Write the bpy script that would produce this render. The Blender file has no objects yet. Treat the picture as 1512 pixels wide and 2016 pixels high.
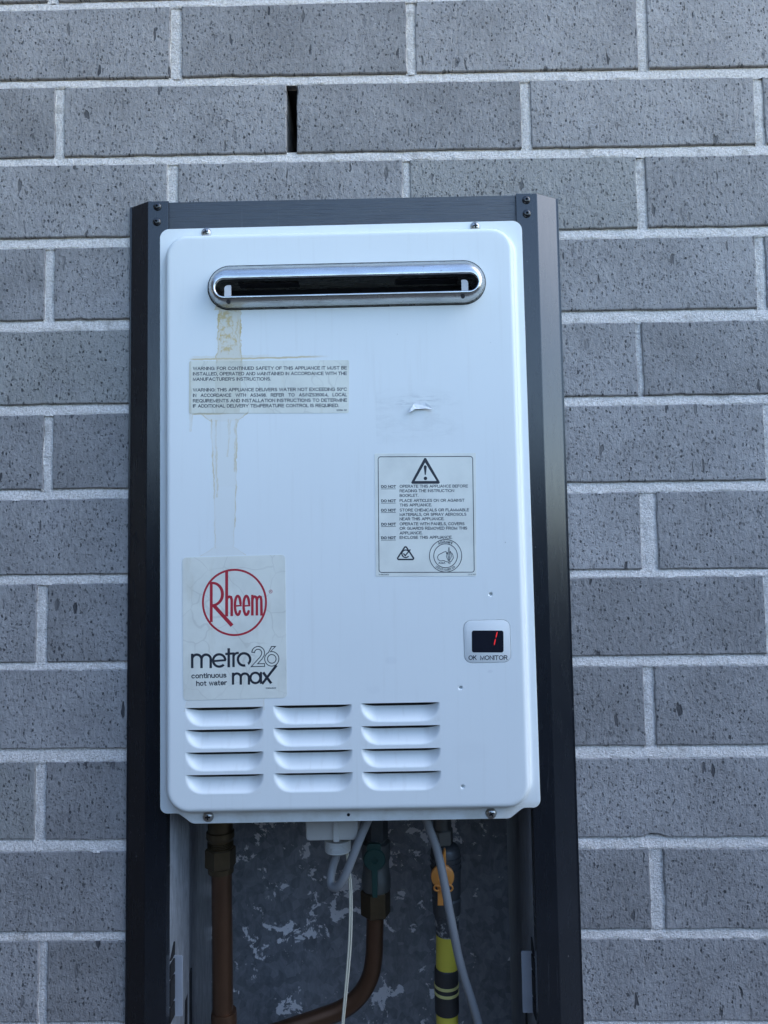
import bpy, bmesh, math, random
from mathutils import Vector, Matrix, noise
from mathutils.geometry import delaunay_2d_cdt
random.seed(7)
S = bpy.context.scene
COL = S.collection
PI = math.pi

# ------------------------------------------------------------------ camera
# measured in millimetres: x right, y into the wall (brick face y = 0), z up; ground lies GZ below
GZ = 1954.0
F, CX, CY, CZ, RX, RY, RZ = 1450.0, 101.2376, -731.904, -503.7247, -0.06306, 0.01004, -0.01568
def _rot(rx, ry, rz):
    c, s = math.cos, math.sin
    A = Matrix(((1,0,0),(0,c(rx),-s(rx)),(0,s(rx),c(rx))))
    B = Matrix(((c(ry),0,s(ry)),(0,1,0),(-s(ry),0,c(ry))))
    C = Matrix(((c(rz),-s(rz),0),(s(rz),c(rz),0),(0,0,1)))
    return C @ A @ B
CR = _rot(RX, RY, RZ)
def at(u, v, y):
    """point of the place (mm) seen at photograph pixel u, v on the upright plane at depth y"""
    d = CR.transposed() @ Vector(((u-756)/F, (v-1008)/F, 1.0))
    t = (y-CY)/d.z
    return Vector((CX+t*d.x, y, CZ-t*d.y))
cam = bpy.data.cameras.new('camera'); cam_o = bpy.data.objects.new('camera', cam); COL.objects.link(cam_o)
cam.sensor_fit = 'VERTICAL'; cam.sensor_height = 36.0; cam.lens = 36.0*F/2016.0
cam.clip_start = 0.01; cam.clip_end = 2000
def _w(r): return Vector((r[0], r[2], -r[1]))
right, down, fwd = _w(CR[0]), _w(CR[1]), _w(CR[2])
m = Matrix((right, -down, -fwd)).transposed().to_4x4()
m.translation = Vector((CX, CY, CZ+GZ))*0.001
cam_o.matrix_world = m
S.camera = cam_o
S.render.resolution_x, S.render.resolution_y = 768, 1024

# ------------------------------------------------------------------ sky, sun, exposure
SUN_EL, SUN_AZ = math.radians(42), math.radians(97)      # azimuth clockwise from +y (into the wall)
w = bpy.data.worlds.new('World'); S.world = w; w.use_nodes = True
nt = w.node_tree; nt.nodes.clear()
sky = nt.nodes.new('ShaderNodeTexSky'); sky.sky_type = 'NISHITA'; sky.sun_disc = False
sky.sun_elevation = SUN_EL; sky.sun_rotation = SUN_AZ; sky.air_density = 1.0; sky.dust_density = 0.25; sky.ozone_density = 1.2
bg = nt.nodes.new('ShaderNodeBackground'); bg.inputs['Strength'].default_value = 0.15
wo = nt.nodes.new('ShaderNodeOutputWorld')
nt.links.new(sky.outputs[0], bg.inputs[0]); nt.links.new(bg.outputs[0], wo.inputs[0])
sl = bpy.data.lights.new('sun', 'SUN'); sl.energy = 0.5; sl.angle = math.radians(50); sl.color = (1.0, 0.98, 0.95)
so = bpy.data.objects.new('sun', sl); COL.objects.link(so)
sd = Vector((math.sin(SUN_AZ)*math.cos(SUN_EL), math.cos(SUN_AZ)*math.cos(SUN_EL), math.sin(SUN_EL)))
so.rotation_euler = (-sd).to_track_quat('-Z', 'Y').to_euler(); so.location = sd*8
vs = S.view_settings
vs.view_transform = 'Standard'; vs.look = 'None'; vs.exposure = 1.84; vs.gamma = 1.0; vs.use_curve_mapping = False
S.cycles.max_bounces = 6; S.cycles.diffuse_bounces = 3; S.cycles.glossy_bounces = 3

# ------------------------------------------------------------------ helpers
def thing(name, label, cat, loc, group=None):
    o = bpy.data.objects.new(name, None); COL.objects.link(o); o.empty_display_size = 0.05
    o.location = Vector((loc[0], loc[1], loc[2]+GZ))*0.001
    o['label'] = label; o['category'] = cat
    if group: o['group'] = group
    o['_o'] = (float(loc[0]), float(loc[1]), float(loc[2]))
    return o
def org(o):
    while o.parent: o = o.parent
    return Vector(o['_o'])
class MB:
    def __init__(s): s.v = []; s.f = []
    def add(s, vs, fs):
        b = len(s.v); s.v += [tuple(p) for p in vs]; s.f += [tuple(i+b for i in f) for f in fs]; return s
    def box(s, x0, x1, y0, y1, z0, z1):
        return s.add([(x0,y0,z0),(x1,y0,z0),(x1,y1,z0),(x0,y1,z0),(x0,y0,z1),(x1,y0,z1),(x1,y1,z1),(x0,y1,z1)],
                     [(0,3,2,1),(4,5,6,7),(0,1,5,4),(1,2,6,5),(2,3,7,6),(3,0,4,7)])
    def loops(s, ls, cap0=True, cap1=True, closed=True):
        n = len(ls[0]); b = len(s.v)
        for l in ls: s.v += [tuple(p) for p in l]
        for k in range(len(ls)-1):
            for i in range(n if closed else n-1):
                j = (i+1) % n
                s.f.append((b+k*n+i, b+k*n+j, b+(k+1)*n+j, b+(k+1)*n+i))
        if cap0: s.f.append(tuple(b+i for i in range(n))[::-1])
        if cap1: s.f.append(tuple(b+(len(ls)-1)*n+i for i in range(n)))
        return s
    def tube(s, path, r, n=14, cap=True, flat=None):
        path = [Vector(p) for p in path]; ls = []; up = None
        for i, p in enumerate(path):
            t = (path[min(i+1,len(path)-1)]-path[max(i-1,0)]).normalized()
            if up is None: up = Vector((0,1,0)) if abs(t.y) < .9 else Vector((1,0,0))
            a = (up - t*up.dot(t)).normalized(); up = a; b = t.cross(a)
            rr = r[i] if isinstance(r, (list, tuple)) else r
            ls.append([p + a*math.cos(2*PI*k/n)*rr*(flat or 1) + b*math.sin(2*PI*k/n)*rr for k in range(n)])
        return s.loops(ls, cap, cap)
    def lathe(s, c, prof, n=24, axis='z', sides=None):
        """prof: list of (along, radius)"""
        ls = []
        for h, r in prof:
            l = []
            for k in range(n):
                a = 2*PI*k/n
                p = {'z': (r*math.cos(a), r*math.sin(a), h), 'y': (r*math.cos(a), h, r*math.sin(a)), 'x': (h, r*math.cos(a), r*math.sin(a))}[axis]
                l.append(Vector(c)+Vector(p))
            ls.append(l)
        return s.loops(ls)
    def prism(s, poly, y0, y1, bev=0.0):
        n = len(poly)
        if bev:
            inn = inset(poly, bev); sg = 1 if y1 > y0 else -1
            ls = [[(p[0], y0, p[1]) for p in inn], [(p[0], y0+sg*bev*.3, p[1]) for p in inset(poly, bev*.3)], [(p[0], y0+sg*bev, p[1]) for p in poly], [(p[0], y1, p[1]) for p in poly]]
        else:
            ls = [[(p[0], y0, p[1]) for p in poly], [(p[0], y1, p[1]) for p in poly]]
        return s.loops(ls)
    def sheet(s, poly, y, holes=()):
        """flat polygon with holes on the plane y"""
        vs_, es = [], []
        for l in [poly]+list(holes):
            b = len(vs_); vs_ += [Vector((p[0], p[1])) for p in l]
            es += [(b+i, b+(i+1) % len(l)) for i in range(len(l))]
        r = delaunay_2d_cdt(vs_, es, [], 1, 1e-5)
        fs = []
        for f in r[2]:
            c = sum((r[0][i] for i in f), Vector((0,0)))/len(f)
            if inside(c, poly) and not any(inside(c, h) for h in holes): fs.append(tuple(f))
        return s.add([(p.x, y, p.y) for p in r[0]], fs)
def inside(c, poly):
    r = False; n = len(poly); x, y = c[0], c[1]
    for i in range(n):
        x1, y1 = poly[i][0], poly[i][1]; x2, y2 = poly[i-1][0], poly[i-1][1]
        if (y1 > y) != (y2 > y) and x < (x2-x1)*(y-y1)/(y2-y1)+x1: r = not r
    return r
def inset(poly, d):
    n = len(poly); out = []
    a = sum(poly[i][0]*poly[(i+1) % n][1]-poly[(i+1) % n][0]*poly[i][1] for i in range(n))
    sg = 1 if a > 0 else -1
    for i in range(n):
        p0, p1, p2 = Vector(poly[i-1][:2]), Vector(poly[i][:2]), Vector(poly[(i+1) % n][:2])
        e1 = (p1-p0); e2 = (p2-p1)
        e1 = e1.normalized() if e1.length > 1e-9 else e2.normalized(); e2 = e2.normalized() if e2.length > 1e-9 else e1
        n1 = Vector((-e1.y, e1.x))*sg; n2 = Vector((-e2.y, e2.x))*sg
        b = n1+n2; b = b/max(b.length_squared/2, .35)
        out.append((p1.x+b.x*d, p1.y+b.y*d))
    return out
def fillet(pts, n=8):
    """pts: (x, z, radius) -> rounded polygon"""
    out = []; k = len(pts)
    for i in range(k):
        p0, p1, p2 = Vector(pts[i-1][:2]), Vector(pts[i][:2]), Vector(pts[(i+1) % k][:2]); r = pts[i][2]
        if r <= 0: out.append(tuple(p1)); continue
        a = (p0-p1).normalized(); b = (p2-p1).normalized(); ang = a.angle(b)
        t = min(r/math.tan(ang/2), (p0-p1).length*.499, (p2-p1).length*.499); r = t*math.tan(ang/2)
        s0, s1 = p1+a*t, p1+b*t; c = p1+(a+b).normalized()*(r/math.sin(ang/2))
        a0 = math.atan2(s0.y-c.y, s0.x-c.x); da = math.atan2(s1.y-c.y, s1.x-c.x)-a0
        while da > PI: da -= 2*PI
        while da < -PI: da += 2*PI
        for j in range(n+1):
            t_ = a0+da*j/n; out.append((c.x+r*math.cos(t_), c.y+r*math.sin(t_)))
    return out
def rrect(x0, x1, z0, z1, r, n=8):
    return fillet([(x0,z0,r),(x1,z0,r),(x1,z1,r),(x0,z1,r)], n)
def build(name, mb, mat, parent=None, smooth=None, world=True, flip_check=True):
    """one mesh object; vertices in mm (of the place if world, else already relative to the thing)"""
    o0 = org(parent) if (parent is not None and world) else Vector((0,0,0))
    off = Vector((0,0,0)) if parent is not None else Vector((0,0,GZ))
    me = bpy.data.meshes.new(name)
    me.from_pydata([((p[0]-o0.x+off.x)*.001, (p[1]-o0.y+off.y)*.001, (p[2]-o0.z+off.z)*.001) for p in mb.v], [], mb.f)
    if flip_check:
        bm = bmesh.new(); bm.from_mesh(me); bmesh.ops.recalc_face_normals(bm, faces=bm.faces); bm.to_mesh(me); bm.free()
    me.materials.append(mat)
    if smooth is not None:
        me.shade_smooth(); me.set_sharp_from_angle(angle=math.radians(smooth))
    o = bpy.data.objects.new(name, me); COL.objects.link(o)
    if parent is not None: o.parent = parent
    return o
def tag(o, label, cat, group=None):
    o['label'] = label; o['category'] = cat
    if group: o['group'] = group
    return o
def smoothpath(pts, n=8):
    pts = [Vector(p) for p in pts]; out = []
    for i in range(len(pts)-1):
        p0, p1, p2, p3 = pts[max(i-1,0)], pts[i], pts[i+1], pts[min(i+2,len(pts)-1)]
        for k in range(n):
            t = k/n
            out.append(.5*((2*p1)+(p2-p0)*t+(2*p0-5*p1+4*p2-p3)*t*t+(3*p1-p0-3*p2+p3)*t**3))
    out.append(pts[-1]); return out

# ------------------------------------------------------------------ materials
class NB:
    def __init__(s, name):
        s.m = bpy.data.materials.new(name); s.m.use_nodes = True
        s.t = s.m.node_tree; s.t.nodes.clear()
        s.out = s.t.nodes.new('ShaderNodeOutputMaterial'); s.b = s.t.nodes.new('ShaderNodeBsdfPrincipled')
        s.t.links.new(s.b.outputs[0], s.out.inputs[0])
    def n(s, typ, **k):
        nd = s.t.nodes.new('ShaderNode'+typ)
        for a, v in k.items(): setattr(nd, a, v)
        return nd
    def put(s, sock, v):
        if isinstance(v, bpy.types.NodeSocket): s.t.links.new(v, sock)
        elif isinstance(v, (tuple, list)) and len(v) == 3 and sock.type == 'RGBA': sock.default_value = (*v, 1)
        else: sock.default_value = v
    def set(s, **k):
        for a, v in k.items(): s.put(s.b.inputs[a.replace('_', ' ')], v)
        return s
    def ma(s, op, a, b=None, c=None):
        nd = s.n('Math', operation=op); s.put(nd.inputs[0], a)
        if b is not None: s.put(nd.inputs[1], b)
        if c is not None: s.put(nd.inputs[2], c)
        return nd.outputs[0]
    def add(s, a, b): return s.ma('ADD', a, b)
    def sub(s, a, b): return s.ma('SUBTRACT', a, b)
    def mul(s, a, b): return s.ma('MULTIPLY', a, b)
    def mx(s, a, b): return s.ma('MAXIMUM', a, b)
    def ss(s, v, a, b, lo=0.0, hi=1.0):
        nd = s.n('MapRange', interpolation_type='SMOOTHSTEP'); s.put(nd.inputs['Value'], v)
        s.put(nd.inputs['From Min'], a); s.put(nd.inputs['From Max'], b); s.put(nd.inputs['To Min'], lo); s.put(nd.inputs['To Max'], hi)
        return nd.outputs[0]
    def mix(s, f, a, b):
        nd = s.n('Mix', data_type='RGBA'); s.put(nd.inputs[0], f); s.put(nd.inputs[6], a); s.put(nd.inputs[7], b); return nd.outputs[2]
    dim = '3D'
    def pos(s): return s.n('NewGeometry').outputs['Position']
    def flat(s, v):
        x, y, z = s.xyz(v); c = s.n('CombineXYZ'); s.put(c.inputs[0], x); s.put(c.inputs[1], z); return c.outputs[0]
    def obj(s): return s.n('TexCoord').outputs['Object']
    def rnd(s): return s.n('ObjectInfo').outputs['Random']
    def vscale(s, v, k, o=None, rot=None):
        nd = s.n('Mapping'); s.put(nd.inputs['Vector'], v); nd.inputs['Scale'].default_value = k
        if rot: nd.inputs['Rotation'].default_value = rot
        if o is not None:
            cb = s.n('CombineXYZ')
            for i, q in enumerate((17.3, 5.1, 31.7)): s.put(cb.inputs[i], s.mul(o, q))
            va = s.n('VectorMath', operation='ADD'); s.put(va.inputs[0], nd.outputs[0]); s.put(va.inputs[1], cb.outputs[0]); return va.outputs[0]
        return nd.outputs[0]
    def noise(s, v, scale, detail=3, rough=.55, dist=0.0):
        nd = s.n('TexNoise', noise_dimensions=s.dim); s.put(nd.inputs['Vector'], v); nd.inputs['Scale'].default_value = scale
        nd.inputs['Detail'].default_value = detail; nd.inputs['Roughness'].default_value = rough; nd.inputs['Distortion'].default_value = dist
        return nd.outputs['Fac']
    def voro(s, v, scale, feature='F1', out='Distance', rand=1.0):
        nd = s.n('TexVoronoi', feature=feature, voronoi_dimensions=s.dim); s.put(nd.inputs['Vector'], v); nd.inputs['Scale'].default_value = scale; nd.inputs['Randomness'].default_value = rand
        return nd.outputs[out]
    def bump(s, h, strength, dist, prev=None):
        nd = s.n('Bump'); s.put(nd.inputs['Height'], h); nd.inputs['Strength'].default_value = strength; nd.inputs['Distance'].default_value = dist
        if prev is not None: s.put(nd.inputs['Normal'], prev)
        return nd.outputs[0]
    def xyz(s, v):
        nd = s.n('SeparateXYZ'); s.put(nd.inputs[0], v); return nd.outputs[0], nd.outputs[1], nd.outputs[2]

def mat_brick():
    b = NB('grey wirecut brick'); b.dim = '2D'; p = b.flat(b.pos()); r = b.rnd()
    v = b.vscale(p, (1,1,1), r)
    # drag pits of the wire cut: upright, a little slanted, each cell of its own depth
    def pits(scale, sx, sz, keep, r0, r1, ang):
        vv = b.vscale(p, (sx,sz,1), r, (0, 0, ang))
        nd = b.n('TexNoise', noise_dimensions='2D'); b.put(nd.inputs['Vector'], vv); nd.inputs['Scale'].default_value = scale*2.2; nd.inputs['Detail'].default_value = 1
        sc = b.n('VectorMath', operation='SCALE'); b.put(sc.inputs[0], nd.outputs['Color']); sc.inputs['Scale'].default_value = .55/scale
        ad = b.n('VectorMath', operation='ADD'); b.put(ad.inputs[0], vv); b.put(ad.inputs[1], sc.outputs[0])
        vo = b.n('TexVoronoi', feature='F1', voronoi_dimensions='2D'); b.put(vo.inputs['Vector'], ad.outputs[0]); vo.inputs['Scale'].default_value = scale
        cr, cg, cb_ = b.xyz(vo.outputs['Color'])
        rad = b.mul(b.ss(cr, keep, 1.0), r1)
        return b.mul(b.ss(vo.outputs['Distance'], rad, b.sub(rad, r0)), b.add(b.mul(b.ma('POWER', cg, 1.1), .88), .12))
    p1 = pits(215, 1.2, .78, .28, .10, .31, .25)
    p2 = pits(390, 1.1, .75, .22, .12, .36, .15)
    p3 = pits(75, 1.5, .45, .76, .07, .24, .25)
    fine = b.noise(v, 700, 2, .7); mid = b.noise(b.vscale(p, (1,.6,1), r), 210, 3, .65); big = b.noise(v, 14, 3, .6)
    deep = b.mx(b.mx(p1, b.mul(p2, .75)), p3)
    h = b.add(b.add(b.mul(deep, -1.2), b.mul(fine, .4)), b.mul(mid, 1.05))
    nrm = b.bump(h, 1.0, .0014)
    tone = b.add(b.add(b.mul(big, .35), b.mul(mid, .25)), b.mul(r, .20))
    c = b.mix(b.ss(tone, .18, .62), (.225,.213,.205), (.40,.380,.367))
    c = b.mix(b.mul(b.ss(r, .82, .86), .35), c, (.20,.20,.165))            # a few greener bricks
    c = b.mix(b.mul(b.ss(b.noise(v, 26, 4, .6), .60, .74), .35), c, (.27,.255,.26))
    c = b.mix(b.mul(b.ss(b.voro(v, 120), .10, .02), b.ss(fine, .5, .7)), c, (.50,.49,.47))
    c = b.mix(b.mul(deep, .9), c, (.028,.029,.033))                          # dirt and pit shade painted dark into the colour
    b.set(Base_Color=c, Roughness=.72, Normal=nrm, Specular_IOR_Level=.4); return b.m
def mat_mortar():
    b = NB('sandy mortar'); b.dim = '2D'; p = b.flat(b.pos())
    f = b.noise(p, 800, 2, .75); m_ = b.noise(p, 380, 3, .75); g = b.noise(p, 22, 4, .6)
    c = b.mix(g, (.84,.765,.70), (.93,.85,.775))
    c = b.mix(b.mul(b.ss(m_, .40, .56), .85), b.mix(.35, c, (.50,.46,.42)), (.97,.91,.85))
    c = b.mix(b.mul(b.ss(f, .60, .70), .30), c, (.22,.21,.20))
    c = b.mix(b.mul(b.ss(b.noise(p, 40, 3), .62, .75), .35), c, (.26,.22,.18))
    b.set(Base_Color=c, Roughness=.95, Specular_IOR_Level=.15, Normal=b.bump(b.add(f, b.mul(m_, 1.4)), 1.0, .0015)); return b.m
def mat_plain(name, col, rough, metal=0.0, bump=None, var=0.0, vscale=60, spec=.5, coat=0.0):
    b = NB(name); p = b.obj()
    n_ = b.noise(p, vscale, 4, .6)
    c = b.mix(b.mul(n_, var*2), col, tuple(x*.35 for x in col)) if var else col
    b.set(Base_Color=c, Roughness=b.add(b.mul(b.noise(p, vscale*.7, 3), .15), rough-.07), Metallic=metal, Specular_IOR_Level=spec, Coat_Weight=coat)
    if bump: b.set(Normal=b.bump(b.noise(p, bump[0], 3), bump[1], .0006))
    return b.m
def mat_frame(name, brushed):
    b = NB(name); p = b.obj()
    v = b.vscale(p, (6,1,260)) if brushed else b.vscale(p, (120,1,14))
    st = b.noise(v, 3.0 if brushed else 2.0, 4, .6)
    sp = b.ss(b.voro(p, 60), .06, .02)
    dust = b.ss(b.noise(p, 18, 4, .6), .45, .8)
    c = b.mix(b.mul(dust, .4), (.007,.009,.013), (.016,.019,.026))
    c = b.mix(b.mul(b.mul(sp, b.ss(b.noise(p, 31, 2), .50, .60)), .6), c, (.25,.24,.23))
    c = b.mix(b.mul(b.ss(b.noise(b.vscale(p, (220,220,6)), 1.5, 4, .7), .62, .75), .22), c, (.14,.14,.145))
    b.set(Base_Color=c, Roughness=b.add(b.mul(st, .14 if not brushed else .35), .19 if not brushed else .20), Specular_IOR_Level=.8 if brushed else .6, Coat_Weight=.5 if brushed else .25, Coat_Roughness=.22 if not brushed else .28)
    b.set(Normal=b.bump(b.add(b.add(st, b.mul(b.noise(p, 9, 2), 3.0)), b.mul(b.noise(p, 600, 2), .15)), .9 if brushed else .08, .0009)); return b.m

def stain_nodes(b, film, on=True):
    """rust-water runs in the coordinates of the water heater (mm)"""
    x, y, z = b.xyz(b.obj()); x = b.mul(x, 1000); z = b.mul(z, 1000); p = b.obj()
    nz = b.sub(b.noise(p, 90, 4, .65), .5); nz2 = b.sub(b.noise(p, 240, 3, .6), .5)
    brk0 = b.add(b.mul(b.ss(b.noise(p, 42, 3, .7), .36, .60), .8), .2)
    if not on: return 0.0, x, z, p, nz
    def seg(v0, v1, uc0, uc1, w0, w1, amp, fill, edge):
        (xa, za), (xb, zb) = L(uc0, v0), L(uc1, v1)
        t = b.ma('DIVIDE', b.sub(z, za), zb-za)
        cx = b.add(b.mul(t, xb-xa), xa); wd = b.add(b.mul(t, (w1-w0)*.475), w0*.475)
        d = b.sub(wd, b.ma('ABSOLUTE', b.sub(x, b.add(cx, b.mul(nz, amp)))))
        d = b.add(d, b.mul(nz2, amp*.35))
        gate = b.mul(b.ss(t, -.01, .015), b.ss(t, 1.01, .985))
        e = b.mul(b.mul(b.ss(d, -.35, .15), b.ss(d, 1.6, .45)), brk0)
        return b.mul(gate, b.add(b.mul(b.ss(d, -.2, .5), fill), b.mul(e, edge)))
    def band(u0, u1, vv, half, amp, f):
        (xa, za), (xb, _) = L(u0, vv), L(u1, vv)
        d = b.sub(half, b.ma('ABSOLUTE', b.add(b.sub(z, za), b.mul(nz, amp))))
        return b.mul(b.mul(b.ss(d, -.3, .4), f), b.mul(b.ss(x, xa, xa+6), b.ss(x, xb, xb-30)))
    blotch = b.ss(b.noise(p, 130, 4, .65), .40, .62)
    m_ = seg(606, 716, 452, 451, 22, 26, 9, .30, .6)
    m_ = b.mx(m_, b.mul(seg(604, 700, 451, 449, 20, 14, 18, .75, .3), blotch))
    m_ = b.mx(m_, seg(604, 660, 462, 461, 9, 5, 12, .3, .4))
    m_ = b.mx(m_, seg(600, 610, 450, 450, 26, 30, 4, .45, .2))
    m_ = b.mx(m_, band(370, 655, 708, .9, 3, .6))
    m_ = b.mx(m_, band(372, 560, 704, 1.2, 5, .16))
    if film:
        m_ = b.mx(m_, seg(700, 830, 452, 446, 28, 24, 6, .26, .06))
        m_ = b.mx(m_, seg(700, 830, 374, 374, 3, 3, 2, .4, .1))
        m_ = b.mx(m_, seg(700, 830, 420, 415, 44, 44, 10, .10, .14))
    m_ = b.mx(m_, band(372, 480, 815, .9, 3, .6))
    m_ = b.mx(m_, seg(812, 830, 441, 441, 50, 27, 7, .14, .5))
    m_ = b.mx(m_, seg(824, 960, 441, 443, 27, 23, 5, .09, .55))
    m_ = b.mx(m_, seg(824, 930, 466, 462, 3, 2, 7, .16, .3))
    m_ = b.mx(m_, seg(826, 980, 424, 428, 2, 1.5, 6, .16, .25))
    m_ = b.mx(m_, seg(612, 705, 468, 470, 4, 3, 9, .2, .4))
    m_ = b.mx(m_, seg(640, 708, 438, 436, 4, 3, 9, .16, .4))
    m_ = b.mx(m_, seg(824, 900, 452, 448, 3, 1, 6, .1, .25))
    m_ = b.mx(m_, seg(955, 1080, 443, 441, 23, 19, 4, .07, .45))
    m_ = b.mx(m_, seg(1076, 1094, 441, 440, 19, 46, 4, .08, .35))
    m_ = b.mx(m_, seg(812, 850, 376, 375, 4, 2, 3, .1, .25))
    m_ = b.mx(m_, seg(1376, 1400, 445, 440, 75, 80, 6, .10, .14))
    return m_, x, z, p, nz
def mat_louvre():
    b = NB('white louvre coat'); p = b.obj()
    c = b.mix(b.mul(b.ss(b.noise(b.vscale(p, (40,1,12)), 4, 4, .6), .5, .75), .16), (.80,.82,.795), (.46,.43,.36))
    b.set(Base_Color=c, Roughness=.32); return b.m
def mat_panel():
    b = NB('white powder coat'); m_, x, z, p, nz = stain_nodes(b, False)
    c = b.mix(b.noise(p, 9, 3), (.785,.81,.785), (.815,.835,.81))
    # ghost of a label that was peeled off: adhesive still holding grey dust
    (xa, za), (xb, zb) = L(739, 768), L(902, 862)
    g = b.mul(b.mul(b.ss(x, xa-.4, xa+.4), b.ss(x, xb+12, xb-14)), b.mul(b.ss(z, zb-10, zb+8), b.ss(z, za+6, za-12)))
    sm = b.ss(b.noise(b.vscale(p, (1,1,2.6)), 55, 5, .65, .6), .38, .72)
    c = b.mix(b.mul(g, b.add(b.mul(sm, .17), .025)), c, (.42,.43,.42))
    (xs, zs) = L(825, 792)
    d2 = b.add(b.ma('POWER', b.ma('DIVIDE', b.sub(x, xs), 24), 2), b.ma('POWER', b.ma('DIVIDE', b.sub(z, zs), 9), 2))
    c = b.mix(b.mul(b.ss(d2, 1.2, .2), b.mul(b.ss(b.noise(b.vscale(p, (1,1,6)), 90, 4, .6), .45, .7), .4)), c, (.35,.36,.36))
    for (u, v, r_, f) in ((770, 1300, 14, .10), (735, 1358, 16, .06), (965, 1322, 6, .2), (925, 1480, 40, .05)):
        (xs, zs) = L(u, v)
        d2 = b.add(b.ma('POWER', b.ma('DIVIDE', b.sub(x, xs), r_*.475), 2), b.ma('POWER', b.ma('DIVIDE', b.sub(z, zs), r_*.3), 2))
        c = b.mix(b.mul(b.ss(d2, 1.2, .1), b.mul(b.noise(p, 60, 3), f*1.6)), c, (.42,.43,.46))
    c = b.mix(m_, c, (.56,.38,.07))
    sp = b.mul(b.ss(b.voro(p, 45), .035, .015), b.ss(b.noise(p, 23, 2), .56, .62))
    c = b.mix(b.mul(sp, .5), c, (.25,.24,.22))
    c = b.mix(b.mul(b.ss(b.noise(b.vscale(p, (60,1,3)), 3, 4, .6), .52, .78), .10), c, (.50,.47,.40))
    # grime that settled on the lip at the foot of the panel
    gz = L(700, 1597)[1]
    c = b.mix(b.mul(b.ss(z, gz+2, gz-2), b.mul(b.ss(b.noise(p, 35, 4, .6), .35, .7), .35)), c, (.42,.38,.28))
    b.set(Base_Color=c, Roughness=.30, Specular_IOR_Level=.28)
    b.set(Normal=b.bump(b.add(b.noise(p, 5, 2), b.mul(b.noise(p, 700, 2), .012)), .25, .004)); return b.m
def mat_sticker(name, col, crack, stain):
    b = NB(name)
    m_, x, z, p, nz = stain_nodes(b, True, stain)
    c = b.mix(b.ss(b.noise(p, 30, 4, .6), .35, .75), col, tuple(k*.88 for k in col))
    if crack:
        dv = b.n('TexNoise'); b.put(dv.inputs['Vector'], p); dv.inputs['Scale'].default_value = 30
        sc = b.n('VectorMath', operation='SCALE'); b.put(sc.inputs[0], dv.outputs['Color']); sc.inputs['Scale'].default_value = .03
        ad = b.n('VectorMath', operation='ADD'); b.put(ad.inputs[0], p); b.put(ad.inputs[1], sc.outputs[0])
        e = b.voro(ad.outputs[0], crack, 'DISTANCE_TO_EDGE')
        c = b.mix(b.mul(b.mul(b.ss(e, .022, .008), b.ss(b.noise(p, 16, 2), .42, .62)), .20), c, (.34,.31,.26))
        c = b.mix(b.mul(b.ss(b.noise(b.vscale(p, (2.2,1,.5)), 45, 3), .55, .72), .25), c, (.60,.55,.42))
    if stain: c = b.mix(m_, c, (.46,.40,.25))
    b.set(Base_Color=c, Roughness=.38, Specular_IOR_Level=.4, Normal=b.bump(b.noise(p, 60, 3), .12, .001)); return b.m
def mat_steel():
    b = NB('stainless steel'); p = b.obj()
    v = b.vscale(p, (5,40,60)); n_ = b.noise(v, 6, 4, .6); sp = b.noise(p, 260, 3, .6)
    c = b.mix(b.ss(n_, .35, .7), (.62,.62,.61), (.47,.47,.46))
    c = b.mix(b.mul(b.ss(sp, .62, .75), .5), c, (.20,.17,.12))
    b.set(Base_Color=c, Metallic=1.0, Roughness=b.add(b.mul(n_, .2), .18), Normal=b.bump(n_, .12, .001)); return b.m
def mat_galv(name, dark, streak):
    b = NB(name); p = b.obj()
    if streak:
        v = b.vscale(p, (40,40,9)); n_ = b.noise(v, 5, 5, .65, .5)
    else:
        dv = b.noise(p, 40, 3); v = b.vscale(p, (1,1,1)); n_ = b.voro(v, 110, out='Color'); n_ = b.xyz(n_)[0]
        n_ = b.add(b.mul(n_, .24), b.mul(b.noise(b.vscale(p, (1.5,1,.8)), 45, 5, .7, 1.6), .8))
    c = b.mix(b.ss(n_, .15, .95), tuple(k*.6 for k in dark), tuple(min(1, k*1.4) for k in dark))
    rough = .45; metal = .45
    if not streak:
        fl = b.noise(p, 46, 6, .68, .35); fl2 = b.noise(p, 9, 2)
        mask = b.ss(b.add(fl, b.mul(fl2, .45)), .815, .835)
        sp2 = b.mul(b.ss(b.noise(p, 300, 3, .6), .69, .72), b.ss(fl2, .45, .6))
        mask = b.mx(mask, b.mul(sp2, .8))
        c = b.mix(mask, c, (.74,.70,.68)); metal = b.mul(b.sub(1, mask), .4); rough = b.add(.42, b.mul(mask, .4))
    b.set(Base_Color=c, Metallic=metal, Roughness=rough, Normal=b.bump(b.noise(p, 35, 4, .6), .25, .002)); return b.m
def mat_emit(name, col, s):
    b = NB(name); b.set(Base_Color=(.02,0,0), Emission_Color=col, Emission_Strength=s); return b.m

# ------------------------------------------------------------------ measured layout
HR = Vector((57.0, 0.0, -735.0)); TH = 0.004                # water heater: base point and its slight tilt
YF, YP = -24.0, -40.0                                       # front of its flange / of its raised face
def L(u, v, y=YP):
    p = at(u, v, y)-HR
    return (math.cos(TH)*p.x+math.sin(TH)*p.z, -math.sin(TH)*p.x+math.cos(TH)*p.z)
FX0, FX1 = -161.0, 276.0                                    # recess frame, outer edges
FZ1 = -141.0; FZ0 = -1245.0
OX0, OX1, OZ0, OZ1 = -148.0, 262.0, -1204.0, -176.0         # opening in the brickwork

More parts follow.
